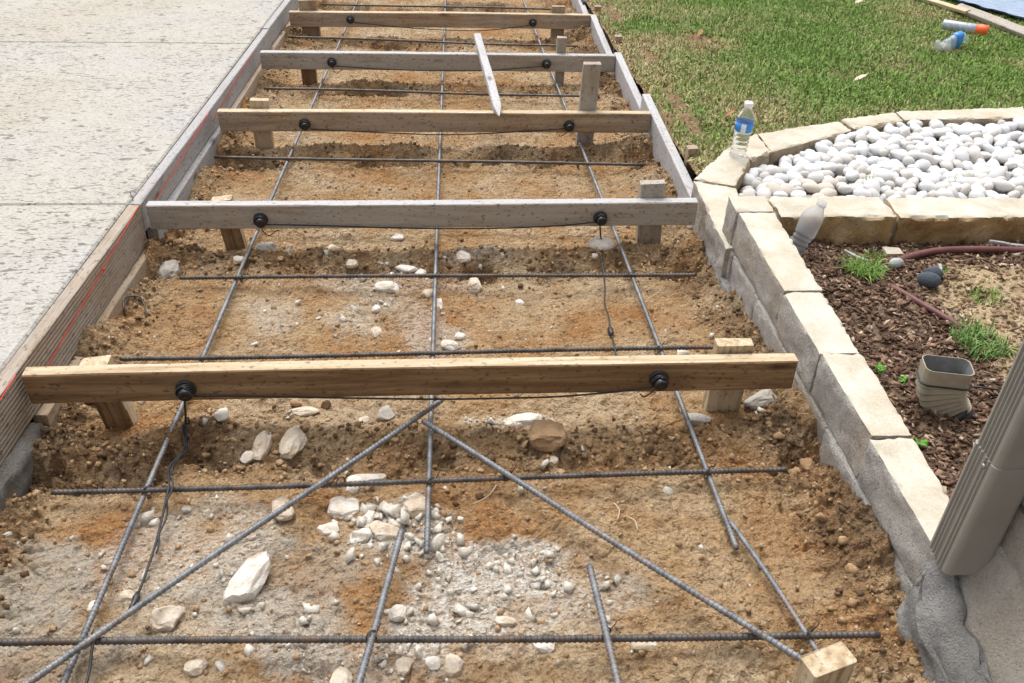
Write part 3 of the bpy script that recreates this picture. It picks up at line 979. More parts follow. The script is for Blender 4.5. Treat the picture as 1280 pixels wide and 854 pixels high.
def mulch(name, n, mat, label, smax, bias):
    x = rng.uniform(1.205, 2.9, n); y = rng.uniform(-.62, .705, n)
    keep = rng.random(n) < (1 - bias * sandy(x, y))
    x, y = x[keep], y[keep]; k = len(x)
    L = smax * (.25 + .75 * rng.random(k) ** 2)
    scl = np.stack([L, L * rng.uniform(.25, .5, k), L * rng.uniform(.06, .16, k)], -1)
    rot = np.stack([rng.normal(0, .35, k), rng.normal(0, .35, k), rng.uniform(0, 6.28, k)], -1)
    pos = np.stack([x, y, bed_z(x, y) + .003 + .004 * rng.random(k)], -1)
    scatter_stuff(name, chips, BOXF, pos, scl, rot, mat, label)
plain('mulch_dark', (.115, .066, .044), .85, .2, var=.4, scale=25)
plain('mulch_mid', (.24, .155, .105), .85, .2, var=.35, scale=25)
plain('mulch_pale', (.44, .345, .25), .85, .2, var=.25, scale=25)
mulch('dark_mulch', 17000, 'mulch_dark', 'dark brown shredded bark mulch in the bed behind the wall', .013, .93)
mulch('brown_mulch', 11000, 'mulch_mid', 'mid brown bark chips in the bed behind the wall', .012, .82)
mulch('pale_mulch', 1900, 'mulch_pale', 'pale dry chips scattered over the mulch bed', .012, .1)

# sandy patch of the bed
nS = 5200
x = rng.uniform(1.6, 2.9, nS); y = rng.uniform(-.4, .6, nS)
keep = sandy(x, y) > rng.random(nS)
x, y = x[keep], y[keep]; n = len(x)
s = .003 + .006 * rng.random(n) ** 2
m_clod('sand_crumb', (.26, .18, .10), (.42, .31, .18))
scatter_stuff('sandy_crumbs', bits0, ICF0, np.stack([x, y, bed_z(x, y) + .001], -1), s[:, None] * rng.uniform(.7, 1.3, (n, 3)), rng.uniform(0, 6.28, (n, 3)), 'sand_crumb', 'sandy tan crumbs at the right of the mulch bed')

# ------------------------------------------------------------------ lawn
def in_poly(x, y, poly):
    inside = np.zeros(x.shape, bool)
    n = len(poly)
    for i in range(n):
        x1, y1 = poly[i]; x2, y2 = poly[(i + 1) % n]
        c = ((y1 > y) != (y2 > y)) & (x < (x2 - x1) * (y - y1) / (y2 - y1 + 1e-12) + x1)
        inside ^= c
    return inside
ringmid = [((a[0] + b[0]) / 2, (a[1] + b[1]) / 2) for a, b in zip(outer, inner)]
ring_poly = [(1.1, -1.0), (1.1, .72)] + ringmid + [(3.3, -1.0)]
ring_out = [(1.0, -1.0)] + [(p[0] - .0, p[1] + .0) for p in outer] + [(3.4, -1.0)]
def lawn_base(x, y):
    return -.16 - .085 * (y - 1.5) + .012 * fbm(x * 2.2, y * 2.2, 0, 3, 81) + .006 * fbm(x * 9, y * 9, 0, 3, 82)
BARE = [(1.66, 3.50, .10, .09), (1.80, 3.36, .12, .05), (1.28, 3.0, .05, .3), (1.24, 2.2, .06, .5), (1.24, 4.2, .07, .5), (2.27, 2.80, .08, .015)]
def bare_amt(x, y):
    nz = fbm(x * 8, y * 8, 0, 3, 83)
    b = np.zeros_like(x)
    for (px_, py_, rx, ry) in BARE:
        b = np.maximum(b, smooth(1.3, .4, ((x - px_) / rx) ** 2 + ((y - py_) / ry) ** 2 + nz * .6))
    return np.maximum(b, .85 * smooth(1.23, 1.15, x + .05 * nz))
def lawn_z(x, y):
    z = lawn_base(x, y) + .01 * bare_amt(x, y) * fbm(x * 30, y * 30, 0, 3, 84)
    z = np.where(in_poly(x, y, ring_poly), -.62 - .08 * y, z)
    return z
lx = np.concatenate([np.arange(1.122, 3.6, .018), np.arange(3.6, 6, .06), np.arange(6, 40, 1.5)])
ly = np.concatenate([np.arange(-3.0, .7, .3), np.arange(.7, 6.0, .018), np.arange(6, 9, .1), np.arange(9, 40, 1.5)])
lawn, ax, ay = grid_sheet('lawn', lx, ly, lawn_z, 'lawn_soil')
set_attr(lawn, 'bare', bare_amt(ax, ay))
tag(lawn, kind='structure')

def grass_blades(name, x, y, zf, Lr, col, label, wid=.0016, lean=.9):
    n = len(x)
    L = Lr[0] + (Lr[1] - Lr[0]) * rng.random(n)
    a = rng.uniform(0, 6.283, n); ln = lean * rng.random(n) ** .7
    dx, dy = np.cos(a), np.sin(a)
    wx, wy = -dy, dx
    w = wid * rng.uniform(.7, 1.4, n)
    z = zf(x, y) - .002
    base = np.stack([x, y, z], -1); W = np.stack([wx, wy, 0 * wx], -1) * w[:, None]
    h1 = L * .55 * np.cos(ln * .6); o1 = L * .55 * np.sin(ln * .6)
    mid = base + np.stack([dx * o1, dy * o1, h1], -1)
    o2 = L * .5 * np.sin(np.minimum(ln * 1.6, 1.75)); h2 = L * .5 * np.cos(np.minimum(ln * 1.6, 1.75))
    tip = mid + np.stack([dx * o2, dy * o2, h2], -1)
    V = np.stack([base - W, base + W, mid - W * .8, mid + W * .8, tip], 1).reshape(-1, 3)
    o5 = np.arange(n)[:, None] * 5
    loops = (np.array([0, 1, 3, 2, 2, 3, 4])[None] + o5).reshape(-1)
    sizes = np.tile([4, 3], n)
    ob = big_mesh(name, V, loops, sizes, 'grass_blade', False)
    ca = ob.data.color_attributes.new('Col', 'FLOAT_COLOR', 'POINT')
    cc = np.repeat(np.concatenate([col, np.ones((n, 1))], 1), 5, 0)
    # straw-coloured base of each blade
    ca.data.foreach_set('color', cc.astype(np.float32).ravel())
    tag(ob, label, None, None, 'stuff')
    return ob
NG = 400000
x = 1.13 + 4.4 * rng.random(NG) ** 1.15; y = 1.15 + 5.2 * rng.random(NG) ** 1.25
ok = ~in_poly(x, y, ring_out) & (rng.random(NG) > .94 * bare_amt(x, y))
# keep blades within a generous wedge around what the camera sees
ok &= (x < 2.6 + .62 * (y - .6))
thin = smooth(.55, -.35, fbm(x * 3.0, y * 3.0, 0, 3, 86) + .7 * smooth(1.7, 1.15, x))
ok &= rng.random(NG) < .45 + .55 * thin
x, y = x[ok], y[ok]; n = len(x)
tone = fbm(x * 2.4, y * 2.4, 0, 4, 87) * .75 + .5 * rng.standard_normal(n) + .75 * smooth(2.1, 1.25, x) - .25
dry = smooth(-.1, .9, tone)
g1 = np.array([.115, .215, .032]); g2 = np.array([.215, .315, .075]); st = np.array([.42, .35, .185])
mixg = rng.random(n)[:, None]
col = (g1 * (1 - mixg) + g2 * mixg) * (1 - dry[:, None]) + st * dry[:, None]
col = col * rng.uniform(.62, 1.45, (n, 1))
grass_blades('grass', x, y, lawn_base, (.016, .044), col, 'short mown lawn grass, green mixed with straw, right of the forms', wid=.0030, lean=1.35)

# weeds in the mulch bed
def tuft(cx, cy, rx, ry, n, Lr, cols, label, zf=bed_z, name='grass_tuft'):
    r = np.sqrt(rng.random(n)); a = rng.uniform(0, 6.28, n)
    x = cx + rx * r * np.cos(a); y = cy + ry * r * np.sin(a)
    c = np.array(cols[0]) + (np.array(cols[1]) - np.array(cols[0])) * rng.random((n, 1))
    ob = grass_blades(name, x, y, zf, Lr, c, label, wid=.0016, lean=1.25)
    del ob['kind']
    tag(ob, label, 'grass', 'grass tufts in the mulch bed')
GR = [(.11, .24, .03), (.26, .38, .10)]
tuft(1.425, .505, .055, .05, 260, (.03, .075), GR, 'bright grass tuft in the mulch near the leaning bottle')
tuft(1.60, .135, .075, .075, 420, (.025, .06), [(.10, .22, .04), (.24, .34, .12)], 'grass tuft right behind the upright gutter elbow')
tuft(1.74, .375, .05, .05, 90, (.02, .045), GR, 'sparse grass tuft on the sandy soil beside the downspout')
tuft(1.51, .62, .03, .03, 60, (.015, .03), GR, 'tiny grass tuft at the foot of the brown stained wall')
tuft(1.66, .50, .05, .03, 70, (.012, .03), GR, 'thin weeds beside the dark round stones')
def leaf_mesh(c, L, yaw, tilt):
    W = L * .38
    P = [(-L / 2, 0, 0), (-L * .15, W * .5, .004), (L * .2, W * .45, .006), (L / 2, 0, .002), (L * .2, -W * .45, .006), (-L * .15, -W * .5, .004)]
    Mx = Matrix.Rotation(yaw, 3, 'Z') @ Matrix.Rotation(tilt, 3, 'Y')
    top = [tuple(Vector(c) + Mx @ Vector(p)) for p in P]
    bot = [tuple(Vector(c) + Mx @ (Vector(p) - Vector((0, 0, .0012)))) for p in P]
    return top + bot, [(0, 1, 2, 3, 4, 5), (11, 10, 9, 8, 7, 6)] + [(i, i + 6, (i + 1) % 6 + 6, (i + 1) % 6) for i in range(6)]
def weed(cx, cy, n, L, label):
    root = empty('weed', (cx, cy, float(bed_z(np.array([cx]), np.array([cy]))[0])), label, 'weed', 'small weeds behind the wall')
    for k in range(n):
        a = random.uniform(0, 6.28); r = random.uniform(.3, 1) * L
        V, F = leaf_mesh((cx + r * math.cos(a), cy + r * math.sin(a), root.location.z + .012 + .012 * random.random()), L * random.uniform(.8, 1.3), a, random.uniform(-.5, .2))
        mesh_obj('leaf', V, F, 'weed_leaf', root)
weed(1.275, .005, 6, .022, 'small leafy green weed against the wall left of the gutter elbow')
weed(1.325, -.035, 4, .022, 'light green weed touching the left side of the gutter elbow')
weed(1.265, -.255, 6, .020, 'small green weed at the wall below the gutter elbow')

# ------------------------------------------------------------------ pebbles in the planter
def peb_floor(x, y):
    return -.178 + .03 * smooth(1.3, 1.8, x) + .02 * fbm(x * 3, y * 3, 0, 2, 90)
pf, _, _ = grid_sheet('planter_soil', np.linspace(1.15, 3.25, 60), np.linspace(.8, 1.85, 40), lambda X, Y: peb_floor(X, Y) - .005 + .004 * fbm(X * 20, Y * 20, 0, 2, 91) - .3 * (~in_poly(X, Y, [(p[0], p[1]) for p in ringmid] + [(3.25, .8)])), 'planter_soil')
tag(pf, kind='structure')
in_ring = [(1.215, .855)] + [(p[0] + .01, p[1] - .012) for p in inner[1:]] + [(3.2, .855)]
peb_shapes = []
for i in range(9):
    d = 1 + .16 * fbm(ICO1[:, 0] * .9 + i * 3, ICO1[:, 1] * .9, ICO1[:, 2] * .9, 2, 500 + i)
    v = ICO1 * d[:, None]
    me = bpy.data.meshes.new('pebble')
    me.from_pydata(v.tolist(), [], ICF1.tolist())
    me.polygons.foreach_set('use_smooth', np.ones(len(me.polygons), bool))
    me.materials.append(MATS['pebble_dirty' if i == 8 else 'pebble'])
    peb_shapes.append((me, v))
def to_px(p):
    d = Vector(p) - CAM
    z = d.dot(fw)
    return 640 + 1130 * d.dot(r2) / z, 427 - 1130 * d.dot(u2) / z
placed = []
pr = random.Random(4)
cand = []
tries = 0
while tries < 60000 and len(cand) < 620:
    tries += 1
    x = pr.uniform(1.2, 3.0); y = pr.uniform(.85, 1.8)
    big = tries < 25000
    r = pr.uniform(.022, .036) if big else pr.uniform(.013, .024)
    if not in_poly(np.array([x]), np.array([y]), in_ring)[0]: continue
    mind = min((math.hypot(x - q[0], y - q[1]) - .62 * (r + q[2]) for q in cand), default=1)
    if mind < 0: continue
    cand.append((x, y, r))
indiv, rest = [], []
for (x, y, r) in cand:
    # gap of bare soil at the left end of the planter
    if 1.30 < x < 1.46 and 1.0 < y < 1.10 and r > .02 and pr.random() < .6: continue
    z = float(peb_floor(np.array([x]), np.array([y]))[0]) + r * .55 + pr.uniform(0, .016)
    u, v = to_px((x, y, z))
    item = (x, y, z, r)
    (indiv if -10 < u < 1290 else rest).append(item)
indiv.sort(key=lambda t: -t[3])
rest += indiv[285:]
indiv = indiv[:285]
for k, (x, y, z, r) in enumerate(indiv):
    dirty = (x < 1.62 and y < 1.25 and pr.random() < .45)
    me = peb_shapes[8 if dirty else k % 8][0]
    o = bpy.data.objects.new('pebble', me)
    o.location = (x, y, z)
    o.rotation_euler = (pr.gauss(0, .3), pr.gauss(0, .3), pr.uniform(0, 6.28))
    o.scale = (r * pr.uniform(1.0, 1.35), r * pr.uniform(.8, 1.0), r * pr.uniform(.55, .8))
    link(o)
    tag(o, 'brownish soil-stained pebble at the left end of the curved stone planter' if dirty else 'smooth white pebble in the curved stone planter', 'pebble', 'white pebbles filling the planter')
P = np.array([(x, y, z) for x, y, z, r in rest]); Rr = np.array([r for *_, r in rest])
n = len(P)
scatter_stuff('small_pebbles', [s[1] for s in peb_shapes[:8]], ICF1, P, Rr[:, None] * rng.uniform(.65, 1.2, (n, 3)), rng.uniform(0, 6.28, (n, 3)), 'pebble', 'smaller white pebbles filling gaps in the planter', True)
nf = 900
x = rng.uniform(1.22, 2.95, nf); y = rng.uniform(.86, 1.76, nf)
ok = in_poly(x, y, in_ring) & ((x > 1.5) | (rng.random(nf) < .4))
x, y = x[ok], y[ok]; n = len(x)
rr = rng.uniform(.012, .02, n)
scatter_stuff('buried_pebbles', [s[1] for s in peb_shapes[:8]], ICF1, np.stack([x, y, peb_floor(x, y) + .002], -1), rr[:, None] * rng.uniform(.7, 1.3, (n, 3)), rng.uniform(0, 6.28, (n, 3)), 'pebble', 'white pebbles half buried at the bottom of the planter', True)
for (x, y, lb) in ((2.02, 1.18, 'green weed sprout among the pebbles at the right edge of the photo'), (2.12, 1.02, 'green weed sprout among the pebbles close behind the straight wall'), (1.72, 1.2, 'green weed sprout in the middle of the white pebbles')):
    tuft(x, y, .02, .02, 24, (.05, .085), GR, lb, zf=lambda a, b: peb_floor(a, b), name='weed_sprout')

# ------------------------------------------------------------------ cross boards
BX = [(-.817, 1.053), (-.808, 1.044), (-.790, 1.076), (-.787, 1.080), (-.785, 1.083)]
BM = ['wood_brown', 'wood_greyed', 'wood_tan', 'wood_greyed', 'wood_tan']
BL = ['nearest cross board, warm brown two by four with a chalk ring at left',
      'second cross board from the camera, greyish two by four ending at the stone wall',
      'third cross board from the camera, tan, with the point of a loose stake on it',
      'fourth cross board from the camera, grey, crossed by the loose pale stake',
      'farthest cross board, tan two by four at the top of the photo']
boards = []
for i in range(5):
    y = i * PITCH_Y + .019; z = NOSE[i] - .0445
    tilt = [.004, .002, -.002, -.003, -.002][i]
    o = board('cross_board', (BX[i][0], y, z - tilt), (BX[i][1], y, z + tilt), .089, .038, BM[i], seed=20 + i)
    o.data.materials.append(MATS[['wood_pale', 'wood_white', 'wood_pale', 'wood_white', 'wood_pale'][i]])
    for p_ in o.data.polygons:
        if p_.normal.z > .9: p_.material_index = 1          # skylight on the upper edge painted as paler wood, with some cement residue
    tag(o, BL[i], 'board', 'cross boards of the step forms')
    boards.append(o)
# chalk ring and red tick on the nearest board (local coordinates via world placement)
def child_world(name, V, F, mat, parent):
    inv = parent.matrix_local.inverted()
    V2 = [tuple(inv @ Vector(v)) for v in V]
    me = bpy.data.meshes.new(name); me.from_pydata(V2, [], F); me.materials.append(MATS[mat]); me.update()
    o = bpy.data.objects.new(name, me); link(o, parent); return o
V, F = [], []
cxr, czr = -.686, -.048
for k in range(20):
    a = 2 * math.pi * k / 20
    for rr in (.012, .0175):
        V.append((cxr + rr * math.cos(a) * .8, -.0022, czr + rr * math.sin(a) * 1.2))
for k in range(20):
    if k in (3, 4, 11): continue
    a, b = 2 * k, 2 * ((k + 1) % 20)
    F.append((a, b, b + 1, a + 1))
child_world('chalk_ring', V, F, 'chalk_white', boards[0])
child_world('red_tick', [(-.455, .004, .0012), (-.449, .004, .0012), (-.437, .036, .0012), (-.443, .036, .0012)], [(0, 1, 2, 3)], 'red_string', boards[0])

# right-hand form boards beside the lawn
RF = [(1.205, 2.27, -.183, 'whitish cement-splashed form board between stone planter and third cross board'),
      (2.12, 3.08, -.262, 'whitish form board at the lawn edge between third and fourth cross boards'),
      (3.09, 4.06, -.352, 'whitish form board at the lawn edge between fourth and farthest cross boards'),
      (4.07, 5.30, -.435, 'whitish form board at the lawn edge beyond the farthest cross board')]
for i, (y0, y1, zt, lb) in enumerate(RF):
    xo = 1.100 + .001 * i
    o = board('edge_board', (xo, y0, zt - .070), (xo + .003, y1, zt - .074), .140, .038, 'wood_white', seed=40 + i, warp=.001)
    if i == 1: o.location.x += .0
    tag(o, lb, 'board', 'form boards at the lawn edge')

# ------------------------------------------------------------------ stakes
def stake(x0, z0, x1, z1, y, w, t, mat, label, y1=None, group='stakes holding the cross boards'):
    """flat stake from top (x0,z0) to ground (x1,z1)"""
    o = board('stake', (x0, y, z0), (x1, y if y1 is None else y1, z1), w, t, mat, upv=(1, 0, 0), seed=int(abs(x0) * 100 + y * 10), warp=.0008, bevel=.0025, seg=6)
    return tag(o, label, 'stake', group)
def ys_(i): return i * PITCH_Y + .041
N_ = NOSE
stake(.905, .020, .905, -.34, ys_(0) + .020, .092, .036, 'wood_pale', 'pale stake behind the right end of the nearest cross board')
stake(-.672, -.018, -.640, -.30, ys_(0) + .026, .072, .044, 'wood_brown', 'brown stake behind the left end of the nearest cross board')
stake(.890, N_[1] + .052, .905, N_[1] - .29, ys_(1) + .018, .086, .034, 'wood_greyed', 'stake rising behind the right end of the second cross board')
stake(-.575, N_[1] - .004, -.540, N_[1] - .30, ys_(1) + .018, .068, .034, 'wood_brown', 'dark leaning stake under the left part of the second cross board')
stake(.808, N_[2] + .20, .797, N_[2] - .30, ys_(2) + .018, .076, .034, 'wood_greyed', 'tall grey stake standing high above the third cross board')
stake(-.62, N_[2] + .034, -.625, N_[2] - .30, ys_(2) + .018, .080, .034, 'wood_pale', 'short stake behind the left end of the third cross board')
stake(.795, N_[3] + .076, .790, N_[3] - .30, ys_(3) + .018, .050, .034, 'wood_greyed', 'narrow stake behind the right part of the fourth cross board')
stake(-.552, N_[3] - .006, -.556, N_[3] - .30, ys_(3) + .018, .078, .034, 'wood_brown', 'dark stake under the left part of the fourth cross board')
stake(.885, N_[4] + .036, .885, N_[4] - .30, ys_(4) + .018, .084, .034, 'wood_tan', 'stake behind the right part of the farthest cross board')
stake(-.675, N_[4] + .06, -.665, N_[4] - .30, ys_(4) + .018, .110, .034, 'wood_tan', 'broad stake behind the left end of the farthest cross board')
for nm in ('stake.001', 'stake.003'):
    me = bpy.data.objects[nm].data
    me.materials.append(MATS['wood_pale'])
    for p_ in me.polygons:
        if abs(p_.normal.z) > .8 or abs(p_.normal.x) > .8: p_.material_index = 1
o = board('splinter_stake', (1.00, 3.012 + .055, N_[3] - .03), (1.005, 3.012 + .05, N_[3] - .235), .045, .03, 'wood_white', upv=(1, 0, 0), seed=66, taper=.45, seg=8)
tag(o, 'small pale pointed stake under the right end of the fourth cross board', 'stake', 'stakes holding the cross boards')
# outer stakes along the lawn
for (x, y, zt, w, lb) in ((1.150, 1.55, -.125, .042, 'brown stake at the lawn edge beside the stone planter corner'),
                          (1.160, 3.42, -.285, .040, 'brown stake outside the lawn-edge board behind the fourth cross board'),
                          (1.160, 4.24, -.355, .042, 'brown stake on the lawn side at the top of the photo'),
                          (1.142, 4.12, -.405, .024, 'slim pale stake beside the farthest lawn-edge board')):
    o = board('stake', (x, y, zt), (x + .004, y, zt - .38), w, w * .9, 'wood_tan', upv=(1, 0, 0), seed=int(y * 30), seg=5)
    tag(o, lb, 'stake', 'stakes along the lawn edge')
# front stake, lower right
ang = R(18)
o = board('stake', (.836, -.838, .005), (.836, -.838, -.40), .088, .044, 'wood_pale', upv=(math.cos(ang), math.sin(ang), 0), seed=77, seg=6)
tag(o, 'pale blocky stake top in the foreground at the bottom right corner', 'stake')
# loose stake lying on boards 3 and 4
A = Vector((.352, 3.24, N_[3] + .022)); Bp = Vector((.405, 1.93, N_[2] + .018))
dirv = (Bp - A).normalized()
ls = board('loose_stake', A, Bp, .038, .034, 'wood_white', upv=(1, .04, 0), seed=88, taper=.93, seg=16)
tag(ls, 'loose whitish pointed stake lying across the third and fourth cross boards', 'stake')
cc = A + (Bp - A) * .82 + Vector((.028, 0, -.002))
board('splintered_side', cc - dirv * .16, cc + dirv * .15, .020, .028, 'wood_white', upv=(1, .04, 0), seed=89, parent=None).parent = None
sp = bpy.data.objects['splintered_side']
M0 = sp.matrix_local.copy()
sp.parent = ls
sp.matrix_local = ls.matrix_local.inverted() @ M0

# ------------------------------------------------------------------ rebar
def rz(y, h=.05): return S0 + h - K * y
H = .05
G = 'steel reinforcing bars in the dug bed'
rebar('rebar', (-.95 + .25, -.668, rz(-.668, .052)), (1.0, -.722, rz(-.722, .052)), 'rebar', True, .0068, seed=1, label='nearest crosswise rebar, dark and ribbed, along the bottom of the photo', group=G)
rebar('rebar', (-.695, -.255, rz(-.255, .05)), (.979, -.236, rz(-.236, .05)), 'rebar', True, .0062, seed=2, label='second crosswise rebar from the camera, in front of the nearest board', group=G)
rebar('rebar', (-.71, .289, rz(.289, .05)), (.954, .303, rz(.303, .05)), 'rebar', True, .0062, bow=.003, seed=3, label='crosswise rebar seen just above the top of the nearest board', group=G)
rebar('rebar', (-.665, .758, rz(.758, .05)), (.997, .75, rz(.75, .05)), 'rebar', True, .0062, seed=4, label='crosswise rebar midway between first and second cross boards', group=G)
rebar('rebar', (-.79, 1.135, rz(1.135, .05)), (.95, 1.15, rz(1.15, .05)), 'rebar', False, .0062, seed=5, label='crosswise rebar partly hidden behind the second cross board', group=G)
rebar('rebar', (-.788, 1.834, rz(1.834, .05)), (1.02, 1.74, rz(1.74, .05)), 'rebar', False, .0066, seed=6, label='crosswise rebar between second and third cross boards', group=G)
rebar('rebar', (-.75, 2.815, rz(2.815, .05)), (.96, 2.70, rz(2.70, .05)), 'rebar', False, .0066, seed=7, label='crosswise rebar between third and fourth cross boards', group=G)
rebar('rebar', (-.787, 3.889, rz(3.889, .05)), (1.03, 3.71, rz(3.71, .05)), 'rebar', False, .0066, seed=8, label='crosswise rebar between fourth and farthest cross boards', group=G)
rebar('rebar', (-.70, 4.834, rz(4.834, .05)), (1.0, 4.75, rz(4.75, .05)), 'rebar', False, .0068, seed=9, label='crosswise rebar at the very top of the photo', group=G)
hl = .037
rebar('rebar', (-.500, -.86, rz(-.86, hl)), (-.462, 5.2, rz(5.2, hl)), 'rebar_sky_sheen', True, .0062, seed=11, label='left lengthwise rebar running under all the cross boards', group=G)
rebar('rebar', (.138, -.459, rz(-.459, hl)), (.170, 5.2, rz(5.2, hl)), 'rebar_sky_sheen', True, .0062, seed=12, label='middle lengthwise rebar running under all the cross boards', group=G)
rebar('rebar', (.796, -.473, rz(-.473, hl)), (.745, 5.2, rz(5.2, hl)), 'rebar_sky_sheen', True, .0060, seed=13, label='right lengthwise rebar running under all the cross boards', group=G)
rebar('rebar', (.803, -.395, rz(-.395, .040)), (.885, -.80, rz(-.80, .044)), 'rebar_sky_sheen', True, .0056, seed=14, label='short rebar lapped onto the right lengthwise bar in the foreground', group=G)
rebar('rebar', (.085, -.415, rz(-.415, .060)), (.010, -.90, rz(-.90, .066)), 'rebar_sky_sheen', True, .0068, seed=15, label='loose short rebar lying between the diagonal bars, left of centre', group=G)
rebar('rebar', (.468, -.54, rz(-.54, .072)), (.487, -.92, rz(-.92, .066)), 'rebar_sky_sheen', True, .0068, seed=16, label='short rebar stub in the foreground right of centre', group=G)
rebar('rebar', (.170, .046, rz(.046, .070)), (-.585, -.815, rz(-.815, .066)), 'rebar_sky_sheen', True, .0066, seed=17, label='diagonal rebar running to the lower left from under the nearest board', group=G)
rebar('rebar', (.122, -.038, rz(-.038, .066)), (.828, -.79, rz(-.79, .070)), 'rebar_sky_sheen', True, .0066, seed=18, label='diagonal rebar running to the lower right stake', group=G)

# tie wires
TIE = ['nearest crosswise bar meets the left lengthwise bar', 'nearest crosswise bar meets the loose short bar', 'nearest crosswise bar meets the short stub', 'nearest crosswise bar meets the lapped short bar', 'second crosswise bar meets the right lengthwise bar', 'second crosswise bar meets the left lengthwise bar', 'second crosswise bar meets the middle lengthwise bar', 'second crosswise bar meets the left diagonal', 'second crosswise bar meets the right diagonal', 'right lengthwise bar meets the bar behind the nearest board', 'second-bay crosswise bar meets the middle bar', 'second-bay crosswise bar meets the right bar', 'second-bay crosswise bar meets the left bar']
for kt, (x, y, h) in enumerate(((-.487, -.674, .046), (.04, -.690, .058), (.479, -.705, .06), (.866, -.716, .05), (.79, -.24, .044), (-.488, -.252, .044), (.145, -.247, .044), (-.06, -.25, .055), (.32, -.245, .057), (.78, .30, .044), (.152, .768, .044), (.778, .752, .044), (-.468, .76, .044))):
    pts = []
    for k in range(19):
        a = 2 * math.pi * k / 9
        pts.append((x + .0115 * math.cos(a) * .8, y + .0115 * math.cos(a) * .6 + .002 * k / 9, rz(y, h) + .0145 * math.sin(a)))
    pts += [(x + .016, y + .008, rz(y, h) + .02), (x + .019, y + .013, rz(y, h) + .024)]
    o = tube('tie_wire', pts, .0011, 'tie_wire', None, 5, 2)
    tag(o, 'dark tie wire where the ' + TIE[kt], 'wire', 'tie wires at rebar crossings')

# ------------------------------------------------------------------ step lights and cables
LX = [(-.444, .707, -.049, -.043), (-.441, .708, -.051, -.051), (-.428, .717, -.050, -.055), (-.420, .712, -.044, -.046), (-.414, .721, -.040, -.049)]
ORD = ['nearest', 'second', 'third', 'fourth', 'farthest']
for i in range(5):
    for sidx in (0, 1):
        x = LX[i][sidx]; z = NOSE[i] + LX[i][2 + sidx]; y = i * PITCH_Y - .0025
        L = empty('step_light', (x, y, z), 'black round step light on the %s part of the %s cross board' % (('left', 'right')[sidx], ORD[i]), 'light', 'step light housings on the cross boards')
        lathe('flange', [(0, .0215), (.001, .0245), (.004, .0245), (.0055, .0215), (.0055, .015)], (x, y, z), (0, -1, 0), 'black_plastic', L, 24)
        lathe('housing', [(.004, .0175), (.024, .0175), (.027, .0155), (.027, .006), (.025, .004)], (x, y - .001, z), (.12, -1, -.18), 'black_plastic', L, 20)
        # coil of lead wound round the housing
        pts = []
        for k in range(40):
            a = 2 * math.pi * k / 12
            rr = .0198 + .0012 * math.sin(k * 1.3)
            pts.append((x + rr * math.cos(a), y - .009 - .0032 * (k / 12) + .0015 * math.sin(k * .8), z + rr * math.sin(a) * .95))
        if i in (2, 3, 4) and sidx == 1:
            pts = [(p[0] * 1 + .004 * math.sin(k * .5), p[1], p[2] + .003 * math.cos(k * .7)) for k, p in enumerate(pts)]
        tube('lead_coil', pts, .0019, 'black_cable', L, 6, 1)
        if i in (1, 2, 3) and sidx == (0 if i != 2 else 1) or (i == 0 and sidx == 1):
            tube('lead_end', [(x + .003, y - .012, z - .018), (x + .004, y - .016, z - .035), (x + .022, y - .02, z - .052), (x + .042, y - .012, z - .043), (x + .055, y - .010, z - .036)] if sidx == 0 else
                 [(x - .003, y - .012, z - .018), (x - .02, y - .016, z - .034), (x - .035, y - .018, z - .043), (x - .045, y - .016, z - .035)], .0018, 'black_cable', L, 6, 5)
wires = [[(-.425, -.012, -.066), (-.318, -.0085, -.071), (-.127, -.0085, -.080), (.145, -.009, -.091), (.303, -.009, -.092), (.463, -.0085, -.090), (.623, -.0085, -.076), (.690, -.014, -.062)],
         [(-.422, .990, -.152), (-.246, .995, -.160), (.023, .995, -.171), (.295, .995, -.175), (.543, .995, -.167), (.690, .99, -.150)],
         [(-.408, 1.996, -.242), (-.194, 2.0, -.256), (.152, 2.0, -.270), (.397, 2.0, -.262), (.697, 1.996, -.240)],
         [(-.398, 3.0, -.322), (-.066, 3.004, -.342), (.358, 3.004, -.344), (.692, 3.0, -.316)],
         [(-.390, 4.004, -.402), (-.011, 4.008, -.436), (.389, 4.008, -.447), (.700, 4.004, -.410)]]
for i, w in enumerate(wires):
    o = tube('cable', w, .0024, 'black_cable', None, 6, 8)
    tag(o, 'thin black cable sagging along the face of the %s cross board' % ORD[i], 'cable', 'black cables along the cross boards')

def over_soil(path, h):
    P_ = np.array(smooth_path(path, 10))
    P_[:, 2] = np.maximum(P_[:, 2], soil_z(P_[:, 0], P_[:, 1]) + h)
    return [tuple(p_) for p_ in P_]
def gz(x, y, h): return sz(x, y) + h
dl = empty('feed_cable', (-.44, -.3, rz(-.3, 0)), 'black feed cable with connector dropping from the left light of the nearest board', 'cable')
path = [(-.446, -.026, -.068), (-.452, -.03, -.12), (-.462, -.035, rz(-.035, .03)), (-.452, -.09, rz(-.09, .03)), (-.462, -.173, rz(-.173, .045)), (-.437, -.257, rz(-.257, .066)), (-.436, -.34, rz(-.34, .04)), (-.434, -.43, rz(-.43, .026)), (-.433, -.55, rz(-.55, .026)), (-.434, -.604, rz(-.604, .04)), (-.462, -.67, rz(-.67, .064)), (-.458, -.74, rz(-.74, .045)), (-.452, -.84, rz(-.84, .03))]
tube('cord', over_soil(path, .005), .0028, 'black_cable', dl, 7, 1)
tube('second_cord', [(p[0] + .006 + .003 * math.sin(i * 2), p[1], p[2] + .003 * math.cos(i * 2.5)) for i, p in enumerate(over_soil(path[1:8], .006)[::3])], .0022, 'black_cable', dl, 7, 3)
